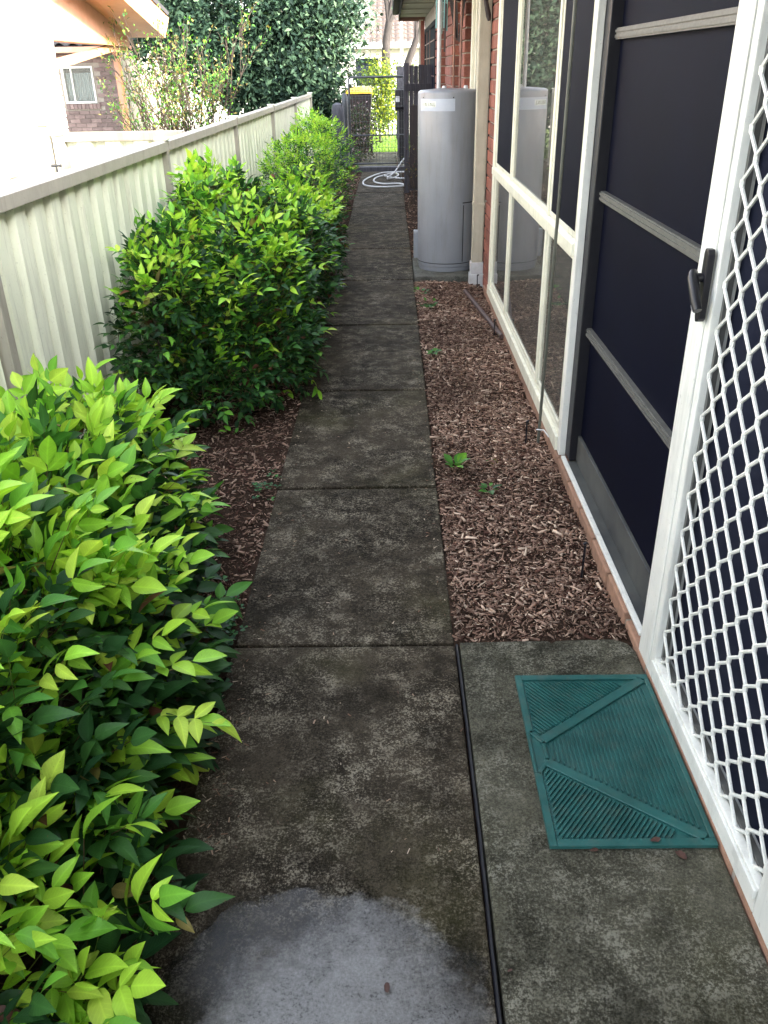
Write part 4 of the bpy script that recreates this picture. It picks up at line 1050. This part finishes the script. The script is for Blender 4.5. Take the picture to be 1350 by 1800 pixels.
shrub('leafy_shrub', 'pale green shrub directly behind the dense dark one, partly hidden', (-.82, 7.1, 0),
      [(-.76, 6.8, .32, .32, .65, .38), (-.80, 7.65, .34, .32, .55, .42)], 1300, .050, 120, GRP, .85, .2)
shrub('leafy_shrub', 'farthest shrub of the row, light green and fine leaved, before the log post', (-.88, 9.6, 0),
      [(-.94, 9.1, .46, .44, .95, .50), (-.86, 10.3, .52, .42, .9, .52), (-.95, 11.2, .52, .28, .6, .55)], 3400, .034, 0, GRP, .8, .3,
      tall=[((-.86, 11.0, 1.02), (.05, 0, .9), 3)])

def rosette(name, loc, n, size, tones, label, cat='weed', up=.5, stalk=.04, group=None):
    L = Leaves(); loc = np.array(loc, float)
    for i in range(n):
        a = 2 * math.pi * i / n + rng.normal(0, .3); e = up * rng.uniform(.5, 1.3)
        d = np.array((math.cos(a), math.sin(a), e)); L.add(loc + np.array((math.cos(a), math.sin(a), .6)) * stalk * rng.uniform(.1, .8), frame(d, np.array((0, 0, 1.)) + rng.normal(0, .2, 3)), size * rng.uniform(.6, 1.15), int(rng.choice(tones)), 2)
    V, F, C = bake_leaves(*L.arrays(), LEAF)
    o = link(name, np_mesh(name, V - loc, F, 'leaf', C), None, loc); return tag(o, label, cat, group)
rosette('weed', (.262, 3.34, .0), 9, .062, [4, 3, 4], 'bright green broad leaved weed in mulch at the path edge', stalk=.05, up=.7)
rosette('weed', (.385, 3.10, .0), 9, .044, [5, 6, 4], 'low dark green weed in the mulch below the bright one', stalk=.03, up=.35)
rosette('weed', (.44, 3.40, -.005), 12, .030, [5, 8, 4], 'sparse dull weed lying between bright weed and stake', stalk=.012, up=.2)
rosette('weed', (.245, 5.0, .0), 10, .050, [4, 5], 'small green weed at the path edge halfway to the heater', stalk=.03, up=.3)
rosette('weed', (.262, 6.08, .0), 22, .045, [4, 5, 6], 'tuft of thin green weeds before the heater pad', stalk=.09, up=.6)
rosette('weed', (.235, 6.50, .0), 14, .04, [5, 4], 'wispy weed at the corner of the heater pad', stalk=.08, up=.6)
rosette('seedling', (-.765, 3.74, .0), 5, .045, [4, 3], 'lone green seedling in the dark mulch behind the nearest shrub', 'seedling', up=.9, stalk=.05)
def clover(loc, n, spread, label):
    L = Leaves(); loc = np.array(loc, float)
    for i in range(n):
        c = loc + np.array((rng.normal(0, spread[0]), rng.normal(0, spread[1]), rng.uniform(.012, .05))); a0 = rng.uniform(0, 6.28)
        for k in range(3):
            a = a0 + k * 2.094
            L.add(c, frame(np.array((math.cos(a), math.sin(a), .15)), np.array((0, 0, 1.)) + rng.normal(0, .25, 3)), rng.uniform(.013, .021), int(rng.choice([4, 5, 5, 6])), 2)
    tpl = [leaf_template(.42, .05, .06, 0, ((0, 0), (.35, .55), (.75, 1.0), (.95, .7), (1.0, 0)))] * 4
    V, F, C = bake_leaves(*L.arrays(), tpl); C = C * np.array((.9, 1.0, 1.5))
    o = link('clover', np_mesh('clover', V - loc, F, 'leaf', C), None, loc); return tag(o, label, 'clover', kind='stuff')
clover((-.545, 2.16, 0), 70, (.030, .10), 'clover spilling over the path edge beside the nearest shrub')
clover((-.525, 1.86, 0), 34, (.018, .07), 'small clover clump in the shade below the larger clover patch')
clover((-.53, 3.12, 0), 16, (.030, .05), 'tiny clover sprig at the left path edge on the open mulch')

# dry twiggy plant beside the heater
def twiggy(name, base, stems, hgt, spread, label, leaf_n, leaf_size, tones, r0_=.006, cat='shrub', depth=3):
    o = thing(name, base, label, cat); tb = MB(); tips = []
    def grow(p, d, ln, r_, k):
        q = p + d * ln; mid = (p + q) / 2 + Vector((random.uniform(-1, 1), random.uniform(-1, 1), 0)) * ln * .06
        tb.tube([p, mid, q], [r_, r_ * .85, r_ * .7], 5); tips.append((mid, d)); tips.append((q, d))
        if k:
            for _ in range(random.choice((2, 2, 3))):
                nd = (d + Vector((random.gauss(0, .33), random.gauss(0, .33), random.gauss(.25, .2)))).normalized()
                grow(p + d * ln * random.uniform(.45, 1.0), nd, ln * random.uniform(.5, .8), r_ * .66, k - 1)
    for i in range(stems):
        a = random.uniform(0, 6.28); d = Vector((math.cos(a) * spread, math.sin(a) * spread, 1)).normalized()
        grow(Vector(base) + Vector((math.cos(a), math.sin(a), 0)) * .05, d, hgt * random.uniform(.42, .62), r0_, depth)
    tb.obj('branches', 'twig', o, smooth=True)
    L = Leaves()
    for _ in range(leaf_n):
        p, d = random.choice(tips); dd = np.array(d) + rng.normal(0, .7, 3)
        L.add(np.array(p) + rng.normal(0, leaf_size * .6, 3), frame(dd, np.array((0, 0, 1.)) + rng.normal(0, .4, 3)), leaf_size * rng.uniform(.6, 1.2), int(rng.choice(tones)), int(rng.integers(4)))
    V, F, C = bake_leaves(*L.arrays(), SMALL)
    f = link('foliage', np_mesh('foliage', V - np.array(base), F, 'leaf', C), o, base); f['kind'] = 'stuff'; return o
twiggy('dry_shrub', (.31, 11.4, 0), 9, .62, .38, 'dry twiggy plant between paling fence and heater', 260, .022, [9, 8, 6, 7], .004)
twiggy('bare_shrub', (-2.15, 9.6, -.5), 15, 2.05, .19, 'tall twiggy shrub with sparse small leaves behind the fence', 5200, .040, [8, 3, 4, 4, 5, 8], .013, depth=4)
rosette('leafy_weed', (-.70, 15.1, 0), 26, .12, [3, 4, 5, 9], 'green weed between the log post and gate foot', 'plant', .7, .16)

# shrub with pale flower heads in front of the bin
def ball_shrub(name, base, blobs, n, size, tones, label, temps=SMALL, pal=TONES, cat='shrub', cluster=0, mat='treeleaf', stem=True, trunk=None):
    o = thing(name, base, label, cat); L = Leaves(); area = np.array([b[3] * b[4] + b[4] * b[5] + b[3] * b[5] for b in blobs]); pr = area / area.sum()
    for _ in range(n):
        b = blobs[rng.choice(len(blobs), p=pr)]; c = np.array(b[:3]); rad = np.array(b[3:6]); dr = rng.normal(0, 1, 3); dr /= np.linalg.norm(dr)
        p = c + dr * rad * (rng.uniform(.78, 1.06) if rng.random() < .75 else rng.uniform(.35, .8)) * (1 + .10 * lump(c + dr * rad, .55))
        tset = tones if lump(p, .8) > -.2 else tones[len(tones) // 2:]
        for k in range(max(1, cluster)):
            q = p + rng.normal(0, size * 1.5, 3) * (cluster > 0)
            d = dr * .5 + rng.normal(0, .6, 3) + np.array((0, 0, -.15))
            L.add(q, frame(d, dr + np.array((0, 0, .6)) + rng.normal(0, .35, 3)), size * rng.uniform(.6, 1.3), int(rng.choice(tset)), int(rng.integers(4)))
    V, F, C = bake_leaves(*L.arrays(), temps, pal)
    f = link('crown', np_mesh('crown', V - np.array(base), F, mat, C), o, base); f['kind'] = 'stuff'
    tb = MB(); b0 = Vector(base)
    tr = trunk or .03
    top = Vector(blobs[0][:3]); tb.tube([b0 - Vector((0, 0, .1)), (b0 * .6 + top * .4), top], [tr, tr * .8, tr * .5], 10)
    tb.obj('trunk', 'bark', o, smooth=True)
    lm = MB()
    for b in blobs:
        for _ in range(2):
            e = Vector(b[:3]) + Vector((random.uniform(-.6, .6) * b[3], random.uniform(-.6, .6) * b[4], random.uniform(-.1, .7) * b[5]))
            s = b0 * .45 + top * .55; lm.tube([s, (s + e) / 2 + Vector((0, 0, .1 * (e - s).length)), e], [tr * .5, tr * .36, tr * .15], 7)
    lm.obj('limb', 'bark', o, smooth=True); return o
TREE = np.array([(.085, .135, .075), (.052, .092, .052), (.034, .064, .038), (.020, .042, .026), (.012, .026, .018), (.008, .018, .013)])
YEL = np.array([(.34, .36, .025), (.24, .29, .025), (.15, .21, .025), (.09, .14, .025), (.055, .09, .025), (.035, .06, .02)])
PUR = np.array([(.26, .21, .23), (.16, .12, .11), (.08, .10, .05), (.05, .07, .035), (.03, .045, .025), (.05, .03, .03)])
random.seed(11)
ball_shrub('broadleaf_tree', (-3.3, 19.3, -.5), [(-3.2, 19.2, 2.6, 1.9, 1.5, 1.5), (-1.75, 18.6, 1.95, .95, 1.0, 1.05), (-1.30, 18.9, 2.75, .80, 1.0, .9), (-4.3, 19.6, 2.9, 1.3, 1.2, 1.2), (-2.4, 18.7, 1.55, 1.0, .9, .8), (-1.42, 18.2, 1.20, .48, .6, .50), (-3.2, 18.6, 1.75, .8, .8, .6), (-1.95, 18.5, 1.05, .75, .6, .65), (-1.35, 18.6, .75, .45, .5, .5), (-2.6, 18.9, 1.3, .9, .6, .5)],
           6000, .115, [0, 1, 2, 2, 3, 4, 5], 'big dark green broadleaf tree hanging over the end of the fence', pal=TREE, cat='tree', cluster=8, trunk=.16)
ball_shrub('golden_shrub', (-.24, 21.5, 0), [(-.28, 21.4, .95, .46, .4, .60), (-.20, 21.3, 1.38, .42, .34, .34), (-.45, 21.2, .5, .3, .3, .35), (-.05, 21.2, .8, .3, .3, .5)], 1300, .075, [0, 1, 2, 3, 4], 'yellow green shrub behind the gate and yellow lidded bin', pal=YEL, cluster=4)
ball_shrub('flowering_shrub', (-.58, 17.3, 0), [(-.60, 17.3, .62, .28, .25, .34), (-.58, 17.25, .3, .24, .2, .28)], 800, .05, [0, 1, 2, 3, 3, 4, 4, 5, 5], 'small shrub with greyish pink flower heads in front of the bin', pal=PUR, cluster=3)
ball_shrub('golden_bush', (.85, 27, 0), [(.85, 27, 1.0, .45, .4, .75)], 350, .08, [0, 1, 2, 3], 'small sunlit yellow bush beside the corner of the brick house', pal=YEL, cluster=4)
ball_shrub('grey_green_tree', (-2.2, 30, 0), [(-1.6, 30, 2.9, .8, .8, .9), (-2.4, 30, 3.4, 1.0, .9, 1.0), (-.9, 30.4, 3.0, .35, .4, .5)], 700, .12, [0, 1, 1, 2], 'hazy grey green tree behind the big dark tree', pal=np.array([(.30, .36, .32), (.22, .28, .25), (.16, .20, .17), (.12, .16, .12), (.1, .1, .1), (.1, .1, .1)]), cat='tree', cluster=6, trunk=.10)

def bare_tree(name, base, trunk_pts, radii, label, seed, depth=3, ln=.9):
    o = thing(name, base, label, 'tree'); random.seed(seed)
    MB().tube(trunk_pts, radii, 10).obj('trunk', 'bark', o, smooth=True)
    tb = MB()
    def grow(p, d, l, r_, k):
        q = p + d * l; m = (p + q) / 2 + Vector((random.uniform(-1, 1), random.uniform(-1, 1), random.uniform(-.4, .4))) * l * .08
        tb.tube([p, m, q], [r_, r_ * .8, r_ * .6], 7)
        if k:
            for _ in range(random.choice((2, 3))):
                grow(q if random.random() < .6 else m, (d + Vector((random.gauss(0, .42), random.gauss(0, .3), random.gauss(.15, .2)))).normalized(), l * random.uniform(.6, .85), r_ * .58, k - 1)
    top = Vector(trunk_pts[-1]); dr = (top - Vector(trunk_pts[-2])).normalized()
    for s in (-1, 1, .3): grow(top, (dr + Vector((s * .42, 0, .35))).normalized(), ln, radii[-1] * .8, depth)
    tb.obj('limb', 'bark', o, smooth=True); return o
bare_tree('bare_tree', (-.05, 25, 0), [(-.10, 25, -.1), (-.12, 25, 1.2), (-.08, 25, 2.15), (.0, 25, 2.6)], [.15, .13, .115, .10], 'leafless grey tree standing before the far tiled roof', 5, 4, .9)
bare_tree('bare_tree', (.28, 22.5, 0), [(.26, 22.5, -.1), (.28, 22.5, 1.2), (.46, 22.5, 1.72), (.64, 22.5, 2.15)], [.13, .11, .09, .075], 'leaning forked bare tree beside the eave of the brick house', 9, 2, .6)
